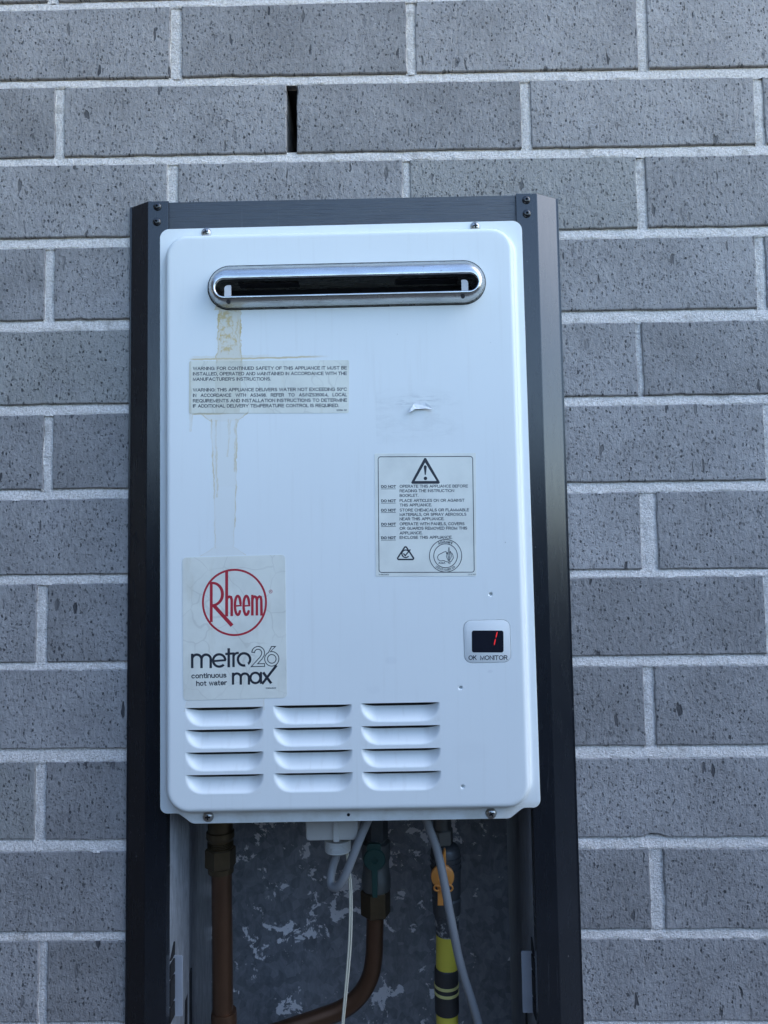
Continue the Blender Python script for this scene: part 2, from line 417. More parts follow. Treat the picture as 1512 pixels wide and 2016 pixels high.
# ------------------------------------------------------------------ ground and timber added behind and beside the camera to block sky
b = NB('concrete path'); p_ = b.pos()
b.set(Base_Color=b.mix(b.noise(p_, 6, 5, .6), (.09,.087,.082), (.15,.145,.135)), Roughness=.9, Normal=b.bump(b.noise(p_, 300, 4, .7), .6, .002))
M_path = b.m
g = build('ground', MB().add([(-60000,-60000,-GZ),(60000,-60000,-GZ),(60000,60000,-GZ),(-60000,60000,-GZ)], [(0,1,2,3)]), M_path)
g['kind'] = 'structure'
b = NB('weathered paling timber'); p_ = b.pos()
gr = b.noise(b.vscale(p_, (30,30,2), b.rnd()), 4, 5, .6)
b.set(Base_Color=b.mix(gr, (.030,.024,.019), (.065,.050,.038)), Roughness=.85, Normal=b.bump(gr, .4, .003))
M_pale = b.m
fence = thing('added_fence', 'dark weathered timber paling fence added out of view opposite the brick wall to block low sky', 'fence', (0, -2500, -GZ))  # added unseen fence: blocks low sky and darkens the frame reflections
for i in range(50):
    x0 = -2300+i*155
    h = 1880+random.uniform(-12, 12)
    build('paling', MB().box(x0, x0+150, -2500+(i % 2)*6, -2484+(i % 2)*6, -GZ+30, -GZ+h), M_pale, fence)
for zz in (300, 1400): build('rail', MB().box(-2300, 5450, -2545, -2502, -GZ+zz, -GZ+zz+75), M_pale, fence)
for i in range(34):  # return run added to block the bright horizon at the right
    y0 = -2480+i*155; h = 1760+random.uniform(-12, 12)
    build('paling', MB().box(5440+(i % 2)*6, 5456+(i % 2)*6, y0, y0+150, -GZ+30, -GZ+h), M_pale, fence)
gate = thing('sky_block_screen', 'tall dark timber screen added out of view beside the brick wall to block sky light', 'screen', (-1150, -900, -GZ))  # unseen screen added to keep sky light off the left side
for i in range(16):
    y0 = -2480+i*155
    build('board', MB().box(-1166, -1150+(i % 2)*5, y0, y0+150, -GZ+40, -GZ+2750), M_pale, gate)

# ------------------------------------------------------------------ brick wall
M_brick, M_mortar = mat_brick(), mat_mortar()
wall = thing('brick_wall', 'grey wirecut brick wall with pale mortar joints behind the water heater', 'wall', (100, 0, -GZ))
LB = [157,310,469,631,797,964,1132,1305,1475,1654,1836,2014]; RB = [130,283,444,606,775,945,1119,1288,1467,1648,1829,2011]
LT = [173,326,489,652,817,983,1150,1319,1500,1676,1852,2032]; RT = [151,304,463.5,630,793,965,1133,1309,1490,1669,1847,2030]
NJ = len(LB)
def lin(a, b_): return (a.z, b_.z, a.x, b_.x)
def zline(q, x): return q[0]+(q[1]-q[0])*(x-q[2])/(q[3]-q[2])
bot = {i: lin(at(20, LB[i], 0), at(1480, RB[i], 0)) for i in range(NJ)}           # underside of course i
top = {i+1: lin(at(20, LT[i], 0), at(1480, RT[i], 0)) for i in range(NJ)}         # upper side of course i+1
C0, C1 = -6, 22
for i in range(C0, C1+1):
    if i not in bot: zz = -86.0*i-(3 if i > 0 else 2); bot[i] = (zz, zz, -280, 450)
    if i not in top: zz = -86.0*i+76.0-(3 if i > 0 else 1); top[i] = (zz, zz, -280, 450)
PP = {0: [(346,100,23),(809,80,17),(1266,80,18)], 1: [(117,240,18),(574,235,20),(1036,230,18),(1496,220,18)],
      2: [(340,350,20),(800,345,14),(1264,380,18)], 3: [(97,540,18),(1499,530,18)], 4: [(1260,700,10)],
      5: [(94,880,18),(1517,880,18)], 6: [(1279,1050,31)], 7: [(82,1220,20)], 8: [(1280,1390,20)], 9: [(79,1570,20)],
      10: [(1295,1740,25)], 11: [(84,1930,16)]}
XL, XR = -870, 1080
perps = {}
for i in range(C0, C1+1):
    ps = [(at(u, v, 0).x, wd*.505) for (u, v, wd) in PP.get(i, [])]
    if not ps: ps = [((-118 if i % 2 == 0 else -242)+random.uniform(-4, 4), 9.5)]
    ps.sort(); out = []
    x = ps[0][0]-240
    while x > XL: out.append((x+random.uniform(-2, 2), 9.5)); x -= 240
    out.reverse()
    for k, pq in enumerate(ps):
        if k and pq[0]-ps[k-1][0] > 300:
            nb = round((pq[0]-ps[k-1][0])/240)
            for j in range(1, nb): out.append((ps[k-1][0]+(pq[0]-ps[k-1][0])*j/nb, 9.5))
        out.append(pq)
    x = ps[-1][0]+240
    while x < XR: out.append((x+random.uniform(-2, 2), 9.5)); x += 240
    perps[i] = out
def nz3(x, y, z): return noise.noise(Vector((x, y, z)))
chips = [(1495, 930, 12, 8), (1290, 1655, 9, 14), (450, 146, 14, 4), (1345, 774, 7, 4), (815, 5, 10, 5), (345, 20, 8, 5), (160, 628, 4, 4), (575, 310, 5, 5)]
chips = [(at(u, v, 0).x, at(u, v, 0).z, a*.5, c*.5) for u, v, a, c in chips]
def brick(i, xa, xb, seed):
    nx = max(2, int((xb-xa)/9)); nzn = 9
    def zb(x): return zline(bot[i], x)
    def zt(x): return zline(top[i], x)
    pts = [(xa+(xb-xa)*k/nx, 0) for k in range(nx)]
    pts = [(x, zb(x)) for x, _ in pts]
    pts += [(xb, zb(xb)+(zt(xb)-zb(xb))*k/nzn) for k in range(nzn)]
    pts += [(xb-(xb-xa)*k/nx, zt(xb-(xb-xa)*k/nx)) for k in range(nx)]
    pts += [(xa, zt(xa)-(zt(xa)-zb(xa))*k/nzn) for k in range(nzn)]
    cx, cz = (xa+xb)/2, (zb(cx_ := (xa+xb)/2)+zt(cx_))/2
    o_ = []
    for (x, z) in pts:
        r_ = 1.0*nz3(x*.05, seed, z*.05)+.55*nz3(x*.22, seed+9, z*.22)
        dx = (1 if x < cx else -1) if min(abs(x-xa), abs(x-xb)) < .5 else 0
        dz = (1 if z < cz else -1) if dx == 0 or abs(z-zb(x)) < .5 else 0
        k = .35+r_*.8
        for (hx, hz, a, c) in chips:
            e = ((x-hx)/(a+3))**2+((z-hz)/(c+3))**2
            if e < 1: k += c*(1-e)*.8
        o_.append((x+dx*k, z+dz*k))
    yj = .7*nz3(seed*3.1, 1.7, 2.2)
    f0 = inset(o_, 1.1+.3*nz3(seed, 4, 4)); f1 = inset(o_, .35)
    mb = MB()
    tx, tz = .0022*nz3(seed, 8, 1), .004*nz3(seed, 2, 9)
    def wav(x, z): return yj+tx*(x-cx)+tz*(z-cz)
    mb.loops([[(x, wav(x, z), z) for x, z in f0], [(x, wav(x, z)+.35, z) for x, z in f1], [(x, yj+1.2, z) for x, z in o_], [(x, 110, z) for x, z in o_]])
    mb.v = [(x-cx, y, z-cz) for x, y, z in mb.v]
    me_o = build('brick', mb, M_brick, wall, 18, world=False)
    me_o.location = Vector((cx-100, 0, cz+GZ))*.001
nb = 0
for i in range(C0, C1+1):
    ps = perps[i]
    for k in range(len(ps)-1):
        a, b_ = ps[k][0]+ps[k][1]/2, ps[k+1][0]-ps[k+1][1]/2
        zc = -86*i+38
        spans = [(a, b_)]
        if OZ0 < zc < OZ1:
            spans = []
            if a < OX0: spans.append((a, min(b_, OX0)))
            if b_ > OX1: spans.append((max(a, OX1), b_))
        for (p, q) in spans:
            if q-p > 12: nb += 1; brick(i, p, q, nb*1.37)
# mortar: struck bed joints and perpends, sandy and ragged at the arrises
mo = MB()
wx, ww = at(574, 235, 0).x, 10.0
def mortar_y(x, z, s, edge):
    n1 = nz3(x*.045, s, z*.09); n2 = nz3(x*.17, s+5, z*.2); n3 = nz3(x*.55, s+11, z*.55)
    return n1*.9+n2*.8+n3*.55
for i in range(C0, C1):
    vis = -1 <= i <= 11; dx = 2.4 if vis else 8.0
    xs = []; x = XL+10
    while x < XR: xs.append(x); x += dx
    rows = [-.16, 0.0, .22, .5, .8, 1.0, 1.16]
    prev = None
    for x in xs:
        zt, zb = zline(bot[i], x), zline(top[i+1], x); zc = (zt+zb)/2
        blocked = OX0 < x < OX1 and OZ0 < zc < OZ1
        if blocked: prev = None; continue
        col = []
        for k, t in enumerate(rows):
            z = zt+(zb-zt)*t+(.35*nz3(x*.3, i, t*3) if 0 < t < 1 else 0)
            base = 2.7-2.1*min(1, max(0, t))**.6 if t < 1.05 else 1.2
            y = base+mortar_y(x, z, i*3.7, t)
            if t <= 0: y = max(y, 3.4)
            if t >= 1.1: y = 1.3-3.4*max(0, nz3(x*.06, i+40, 2)+.5*nz3(x*.3, i+70, 2)-.12)
            mo.v.append((x, y, z)); col.append(len(mo.v)-1)
        if prev:
            for k in range(len(rows)-1): mo.f.append((prev[k], prev[k+1], col[k+1], col[k]))
        prev = col
for i in range(C0, C1+1):
    for (xc, wd) in perps[i]:
        zc = -86*i+38
        if OX0 < xc < OX1 and OZ0 < zc < OZ1: continue
        if i == 1 and abs(xc-wx) < 5: continue                       # the open weep hole
        z0, z1 = zline(bot[i], xc)-2, zline(top[i], xc)+2
        n_ = 34; prev = None
        for r_ in range(n_+1):
            z = z0+(z1-z0)*r_/n_; row = []
            for t in (-.14, 0, .25, .5, .75, 1, 1.14):
                x = xc-wd/2+wd*t
                y = 1.7+mortar_y(x, z, xc, t)*.8+(.8 if t in (0, 1) else 0)
                if t < 0 or t > 1: y = 1.3-3.2*max(0, nz3(xc*.7+t, 3, z*.07)+.4*nz3(xc+t*9, 8, z*.3)-.2)
                mo.v.append((x, y, z)); row.append(len(mo.v)-1)
            if prev:
                for k in range(6): mo.f.append((prev[k], prev[k+1], row[k+1], row[k]))
            prev = row
build('mortar', mo, M_mortar, wall, 60, flip_check=False)
core = MB()
for (a, b_, c, d) in ((XL, OX0, -GZ, 600), (OX1, XR, -GZ, 600), (OX0, OX1, OZ1, 600), (OX0, OX1, -GZ, OZ0)): core.box(a, b_, 112, 140, c, d)
build('cavity_backing', core, mat_plain('cavity block', (.05,.05,.05), .95), wall)
jn = MB()                                                            # bedding behind the raked joints, to close the brick gaps
for i in range(C0, C1):
    for (a, b_) in ((XL+10, OX0), (OX1, XR)) if OZ0 < -86*i-5 < OZ1 else ((XL+10, XR),):
        q = lambda x: (zline(bot[i], x)+1.5, zline(top[i+1], x)-1.5)
        jn.add([(a, 9, q(a)[1]), (b_, 9, q(b_)[1]), (b_, 9, q(b_)[0]), (a, 9, q(a)[0])], [(0,1,2,3)])
build('mortar_bedding', jn, M_mortar, wall)

# ------------------------------------------------------------------ recess box with its dark steel frame
M_rail = mat_frame('charcoal powder coat', False); M_top = mat_frame('charcoal brushed paint', True)
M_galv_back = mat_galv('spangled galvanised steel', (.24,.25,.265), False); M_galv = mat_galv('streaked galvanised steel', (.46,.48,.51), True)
rec = thing('recess_box', 'charcoal steel recess box framing the white water heater in the brick wall', 'recess box', (57, 0, FZ0))
YFR = -14.0
IX0 = at(327, 1850, YFR).x; IX1 = at(1056, 1850, YFR).x               # inner edges of the side rails
CL = at(290, 600, YFR).x; CRr = at(1063, 600, YFR).x                  # chamfer crest, left and right
def rail(prof, z0, z1, name):
    mb = MB(); mb.loops([[(x, y, z0) for x, y in prof], [(x, y, z1) for x, y in prof]])
    o = build(name, mb, M_rail, rec)
    bv = o.modifiers.new('edge', 'BEVEL'); bv.width = .0007; bv.segments = 2; bv.limit_method = 'ANGLE'; bv.angle_limit = math.radians(25)
    return o
rail([(FX0, -.2), (FX0, -2.6), (FX0+2.2, -2.6), (CL, YFR), (IX0, YFR), (IX0, YFR+12), (IX0-2, YFR+12), (IX0-2, YFR+2), (CL+1, YFR+2), (FX0+3.5, -1.2), (FX0+3.5, -.2)], FZ0, FZ1, 'side_rail')
rail([(FX1, -.2), (FX1, -2.6), (FX1-2.2, -2.6), (CRr, YFR), (IX1, YFR), (IX1, YFR+12), (IX1+2, YFR+12), (IX1+2, YFR+2), (CRr-1, YFR+2), (FX1-3.5, -1.2), (FX1-3.5, -.2)], FZ0, FZ1, 'side_rail')
tx0, tx1 = at(325.5, 400, YFR).x, at(1019.5, 400, YFR).x
build('top_rail', MB().box(IX0-2.5, IX1+2.5, YFR+2.4, YFR+4.5, FZ1-48, FZ1-.6), M_top, rec)
build('top_return', MB().box(IX0-2.5, IX1+2.5, YFR+4.6, -.2, FZ1-3, FZ1-.8), M_top, rec)
# the side rails keep their full width only beside the heater; corner plates reach in to the seams
cp = MB(); cp.box(IX0+.2, tx0, YFR+.1, YFR+2.2, FZ1-46, FZ1-.1)
build('corner_plate', cp, M_rail, rec)
cp = MB(); cp.box(tx1, IX1-.2, YFR+.1, YFR+2.2, FZ1-46, FZ1-.1)
if tx1 < IX1-.3: build('corner_plate', cp, M_rail, rec)
build('bottom_rail', MB().box(IX0-2.5, IX1+2.5, YFR+2.4, YFR+4.5, FZ0+.5, FZ0+45), M_rail, rec)
rv_prof = lambda s_: [(0, 4.2*s_), (-.9, 4.0*s_), (-1.9, 3.2*s_), (-2.5, 1.9*s_), (-2.5, 1.25*s_), (-1.2, 1.1*s_), (-1.2, .1*s_)]
M_hole = mat_plain('dark hollow', (.006,.006,.007), .8)
for (u, v) in ((310,407),(309,437),(1036,394),(1037,421)):
    c = at(u, v, YFR)
    rv = build('rivet', MB().lathe((c.x, YFR, c.z), rv_prof(1), 20, 'y'), M_rail, rec, 40)
    build('rivet_bore', MB().lathe((c.x, YFR-1.25, c.z), [(0, 1.05), (-.15, 1.0)], 12, 'y'), M_hole, rv)
# galvanised liner
YB = 165.0
build('back_panel', MB().box(IX0-4, IX1+4, YB, YB+1.2, OZ0+5, OZ1-5), M_galv_back, rec)
def side(xs, name, m_):
    mb = MB(); mb.loops([[(x, y, OZ0+6) for x, y in xs], [(x, y, OZ1-6) for x, y in xs]], False, False, False)
    o = build(name, mb, m_, rec, 25, flip_check=False)
    sm = o.modifiers.new('sheet', 'SOLIDIFY'); sm.thickness = .0012; sm.offset = 0
    return o
xl, xr = IX0-1.0, IX1+1.0
side([(xl-1, YFR+3), (xl, 52), (xl+1.5, 58), (xl+1.5, 62), (xl-.5, 68), (xl-.5, YB-.3)], 'side_panel', M_galv)
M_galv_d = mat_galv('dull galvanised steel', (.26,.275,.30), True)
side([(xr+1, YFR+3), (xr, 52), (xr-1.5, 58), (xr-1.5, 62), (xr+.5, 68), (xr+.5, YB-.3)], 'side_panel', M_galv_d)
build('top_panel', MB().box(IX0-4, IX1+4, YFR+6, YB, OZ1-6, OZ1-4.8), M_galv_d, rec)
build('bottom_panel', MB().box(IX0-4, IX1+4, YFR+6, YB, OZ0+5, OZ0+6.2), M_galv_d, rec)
# cover clips: a tab cut out of each side panel and bent round to face the front
M_clip = mat_plain('bright zinc tab', (.52,.55,.60), .42, .35, var=.2, vscale=70)
def clip(sgn, us, v0, v1, ut, slit):
    """us: pixel columns of slot edge, plate near edge, plate far edge"""
    xs = xl-.4 if sgn > 0 else xr+.4
    yp = 14.0
    xa, xb = at(us[1], 1940, yp).x, at(us[2], 1940, yp).x
    za, zb = at(us[1], v0, yp).z, at(us[1], v1, yp).z; h = za-zb
    c = build('cover_clip', MB().prism([(p[0], p[1]) for p in fillet([(min(xa,xb), zb, .8), (max(xa,xb), zb, .8), (max(xa,xb), za, .8), (min(xa,xb), za, .8)], 3)], yp, yp+1.3, .2), M_clip, rec)
    cuts = ((.03,.26),(.31,.70),(.75,.97))
    ed = [0]+[k for q in cuts for k in q]+[1]
    for k in range(0, len(ed), 2):
        build('clip_web', MB().box(min(xs, xa), max(xs, xa), yp+.2, yp+1.4, zb+h*ed[k]+.2, zb+h*ed[k+1]-.2), M_clip, c)
    x2 = xs+(1.9 if sgn > 0 else -1.9)
    for a_, k in cuts: build('punched_slot', MB().box(min(xs, x2), max(xs, x2), yp-15, yp-.4, zb+h*a_, zb+h*k), M_hole, c)
    t = [(yp-13, za+2), (yp-.5, za+2), (yp-.5, za+14)]
    build('punched_notch', MB().loops([[(xs, p[0], p[1]) for p in t], [(x2, p[0], p[1]) for p in t]]), M_hole, c)
    x3 = xs+(2.2 if sgn > 0 else -2.2)
    t = [(at(0, 0, y).y, at(u, v, y).z) for u, v, y in slit]
    build('slit', MB().loops([[(xs, p[0], p[1]) for p in t], [(x3, p[0], p[1]) for p in t]]), M_hole, c)
clip(1, (332, 341, 359.5), 1882, 2001, 340, ((376,1905,74),(376,2070,74),(364,2070,48),(366,1970,52)))
clip(-1, (1057, 1050, 1028), 1873, 1994, 1052, ((1026,1895,60),(1026,2060,60),(1030,2060,50),(1030,1960,50)))

# ------------------------------------------------------------------ water heater
heater = thing('water_heater', 'white wall-recessed gas water heater with steel flue slot, louvres and stickers', 'water heater', HR)
heater.rotation_euler = (0, -TH, 0)
M_panel = mat_panel(); M_lou = mat_louvre(); M_steel = mat_steel()
def hb(name, mb, mat, parent=heater, smooth=None, fc=True): return build(name, mb, mat, parent, smooth, world=False, flip_check=fc)
X0 = (L(316,480,YF)[0]+L(315,1575,YF)[0])/2; X1 = (L(1028,460,YF)[0]+L(1062,1570,YF)[0])/2
ZT = (L(340,452,YF)[1]+L(1010,434.5,YF)[1])/2; ZC = (L(335,1601,YF)[1]+L(1045,1590,YF)[1])/2; ZL = (L(420,1620,YF)[1]+L(980,1612,YF)[1])/2
lx0, lx1 = L(352,1610,YF)[0], L(1030,1601,YF)[0]
outline = fillet([(X0,ZC,6.5),(lx0,ZC,7),(lx0+13,ZL,8),(lx1-13,ZL,8),(lx1,ZC,7),(X1,ZC,6.5),(X1,ZT,9),(X0,ZT,9)], 8)
# raised face
A0 = (L(331,700)[0]+L(331,1400)[0])/2; A1 = (L(1006,500)[0]+L(1036,1500)[0])/2
AT = (L(400,466)[1]+L(940,454)[1])/2; AB = (L(450,1594)[1]+L(950,1587)[1])/2
RF = 19.0
def fl(d): return rrect(A0-d, A1+d, AB-d, AT+d, RF+d, 14)
base = fl(6.6)
pan = MB()
pan.sheet(outline, YF, [fl(9.0)])
n_o = len(outline)
ed = inset(outline, -.5)
pan.loops([[(x, YF, z) for x, z in outline], [(x, YF+.35, z) for x, z in inset(outline, -.35)], [(x, YF+1, z) for x, z in ed], [(x, YFR-1.0, z) for x, z in ed]], False, False)
prof = [(9.0, YF), (7.6, YF-.25), (6.7, YF-.9), (6.1, YF-2.0), (5.2, YF-5), (4.3, YF-8.5), (3.4, YF-11.4), (2.2, YF-13.9), (.9, YF-15.3), (-.6, YF-15.9), (-2.2, YP), (-3.6, YP)]
ls = [[(x, y, z) for x, z in fl(d)] for d, y in prof]
pan.loops(ls, False, False)
face_loop = [(x, z) for x, z in fl(-3.6)]
# louvre pockets: three columns of four
lou = []
for (ua, ub, vs_l) in ((364.5, 519, (1394.5,1438,1482.5,1527)), (538, 694, (1390,1434,1479,1523.5)), (711, 867.5, (1385.5,1430.5,1475.5,1520.5))):
    xa = (L(ua,1390)[0]+L(ua,1530)[0])/2; xb = (L(ub,1386)[0]+L(ub,1524)[0])/2
    for v in vs_l:
        zt_ = L(ua, v)[1]; zt_ = (zt_+L(ub, v-3.8)[1])/2
        lou.append((xa, xb, zt_-17.6, zt_))
vx0, vx1 = L(411, 560)[0], L(954, 550)[0]
vz1 = (L(480,525)[1]+L(900,515)[1])/2; vz0 = (L(480,607)[1]+L(900,599)[1])/2
vr = (vz1-vz0)/2
vent_hole = rrect(vx0+4, vx1-4, vz0+3, vz1-6, vr-5, 12)
mon = (L(913.5,1300)[0], L(1007,1300)[0], L(960,1305.5)[1], L(960,1220)[1])
mon_hole = rrect(mon[0], mon[1], mon[2], mon[3], 7.5, 8)
holes = [vent_hole, mon_hole]+[[(a, c), (b_, c), (b_, d), (a, d)] for a, b_, c, d in lou]
dim = [L(966,1170), L(906.6,1354), L(911,1549)]
def circ(x, z, r, n=16): return [(x+r*math.cos(2*PI*k/n), z+r*math.sin(2*PI*k/n)) for k in range(n)]
for (x, z) in dim: holes.append(circ(x, z, 2.6))
pan.sheet(face_loop, YP, holes)
for (x, z) in dim:
    pan.loops([[(a, YP+d, b_) for a, b_ in circ(x, z, r)] for r, d in ((2.6, 0), (2.0, .1), (1.5, .5), (1.15, 1.3), (1.0, 3.0))], False, True)
pan.loops([[(x, y, z) for x, z in rrect(mon[0]+d, mon[1]-d, mon[2]+d, mon[3]-d, 7.5-d, 8)] for d, y in ((0, YP), (.15, YP+.08), (.3, YP+.3), (.35, YP+1.2))], False, False)
front = hb('front_panel', pan, M_panel, heater, 35)
# louvres pressed inward
def louvre(x0, x1, z0, z1):
    W, H, D, a, gap = x1-x0, z1-z0, 7.4, 17.0, 3.7
    xs = [0, .15] + [W*k/46 for k in range(1, 46)] + [W-.15, W]; hs = [k/24 for k in range(25)]
    def dep(x, h):
        ex = min(x, W-x); t = min(1, max(0, (H-h)/H)); q = max(0, (a-ex)/a)
        r = min(1, math.sqrt(q**2.2+t**2) if q > 0 else t); f = 1-r**2.1
        return f*f/.36 if f < .18 else f-.09
    mb = MB(); nx = len(xs)
    for k in hs:
        for x in xs:
            h = k*(H-gap*min(1, dep(x, H)*1.1)); mb.v.append((x0+x, YP+D*dep(x, h)*1.1, z0+h))
    for j in range(len(hs)-1):
        for i in range(nx-1): mb.f.append((j*nx+i, j*nx+i+1, (j+1)*nx+i+1, (j+1)*nx+i))
    return hb('louvre', mb, M_lou, front, 60, fc=False)
for l in lou: louvre(*l)
# casing behind
hb('casing', MB().box(X0+10, X1-10, YFR+2, 140, ZL+16, ZT-12), mat_plain('casing shade black', (.05,.05,.05), .6), heater)  # near black puts the shade behind the louvre gaps into the colour
# screws of the front panel
M_screw = mat_plain('screw steel', (.55,.54,.52), .3, 1.0, var=.25, vscale=300)
def screw(u, v, r=4.6, rot=.3):
    (x, z) = L(u, v, YF-1)
    sc = hb('screw', MB().lathe((x, YF-.1, z), [(0, r*1.12), (-.4, r*1.1), (-.5, r), (-1.1, r*.97), (-2.2, r*.8), (-3.0, r*.5), (-3.3, r*.15)], 24, 'y'), M_screw, heater, 40)
    cr = MB()
    for a in (rot, rot+PI/2):
        c, s_ = math.cos(a), math.sin(a); l_, w_ = r*.5, r*.15
        q = [(x+c*i*l_-s_*j*w_, z+s_*i*l_+c*j*w_) for i, j in ((-1,-1),(1,-1),(1,1),(-1,1))]
        cr.prism(q, YF-3.45-(.02 if a > rot else 0), YF-2.2)
    hb('cross_slot', cr, M_hole, sc)
screw(406, 458); screw(935.5, 446, rot=.15); screw(409.5, 1608, 4.7, .05); screw(967, 1601.5, 4.7, .5)
(x, z) = L(686, 1604, YF); hb('pilot_hole', MB().lathe((x, YF+.2, z), [(0, 1.5), (-.35, 1.5), (-.5, 1.2)], 14, 'y'), M_hole, heater)
# flue slot: pressed stainless surround
NV = 14
def stad(x0, x1, z0, z1): return rrect(x0, x1, z0, z1, (z1-z0)/2-.01, NV)
cx0, cx1, cz0, cz1 = vx0+8.0, vx1-7.0, vz0+7.5, vz1-15.5        # crown (edge of the mouth)
vp = MB(); prof = []
for k in range(13):
    t = k/12; s_ = math.sin(t*PI/2); y = YP-.2-12.5*s_; u = 1-math.cos(t*PI/2); u = .45*t+.55*u
    prof.append([(x, y, z) for x, z in stad(vx0+(cx0-vx0)*u, vx1+(cx1-vx1)*u, vz0+(cz0-vz0)*u, vz1+(cz1-vz1)*u)])
for d, y in ((.35, .15), (.9, .7), (1.25, 1.8), (1.4, 6), (1.5, 30)):
    prof.append([(x, YP-12.7+y, z) for x, z in stad(cx0+d, cx1-d, cz0+d, cz1-d)])
# flat skirt lying on the panel first
skirt = [[(x, YP+3, z) for x, z in stad(vx0-.4, vx1+.4, vz0-.4, vz1+.4)], [(x, YP-.6, z) for x, z in stad(vx0-.4, vx1+.4, vz0-.4, vz1+.4)]]
vp.loops(skirt+prof, False, False)
sur = hb('flue_surround', vp, M_steel, heater, 40)
hb('edge_ring', MB().loops([[(x, y, z) for x, z in stad(vx0-d, vx1+d, vz0-d, vz1+d)] for d, y in ((.3, YP-.1), (1.0, YP-.7), (1.2, YP-.1))], False, False), mat_plain('black gasket', (.02,.02,.02), .7), sur, 40)  # thin black ring round the foot of the surround
M_flue_dark = mat_plain('dark flue steel', (.045,.045,.05), .6, .6, var=.3)  # very dark steel for the duct and upper baffles
duct = MB(); duct.loops([[(x, y, z) for x, z in stad(cx0-3, cx1+3, cz0-6, cz1+10)] for y in (YP+10, 90)], False, True)
hb('flue_duct', duct, M_flue_dark, sur, 40)
(xa, za), (xb, zb) = L(452, 590, YP-4), L(907, 580, YP-4)
hb('baffle_plate', MB().box(xa+2, xb-2, YP-6, YP+14, cz0+.6, cz0+2.2), M_steel, sur)
hb('baffle_plate', MB().box(xa+8, xa+66, YP-3, YP+10, cz1-2.4, cz1-1.9), M_flue_dark, sur)
hb('baffle_plate', MB().box(xb-62, xb-2, YP-3, YP+10, cz1-2.4, cz1-1.9), M_flue_dark, sur)
M_tab = mat_plain('tab steel', (.62,.59,.57), .45, .35, var=.12)
for (u0, u1, v0, v1, lead, mt) in ((442, 455.5, 562.5, 592, 0, M_tab), (908, 922, 551.5, 580, 1, mat_plain('dull tab steel', (.42,.41,.40), .5, .6))):
    (x0, z1), (x1, z0) = L(u0, v0, YP-8), L(u1, v1, YP-8)
    z0 = cz0+.5
    hb('tab', MB().prism(fillet([(x0, z0, 0), (x1, z0, 0), (x1, z1, 3.6 if lead else .8), (x0, z1, .8 if lead else 3.6)], 6), YP-9, YP-7.8), mt, sur)
for (u, v) in ((449.5, 594), (911.5, 583)):
    (x, z) = L(u, v, YP-12); hb('drain_hole', MB().lathe((x, YP-12.0, z), [(1.5, 1.9), (-.55, 1.9), (-.6, 1.6)], 14, 'y'), M_hole, sur)

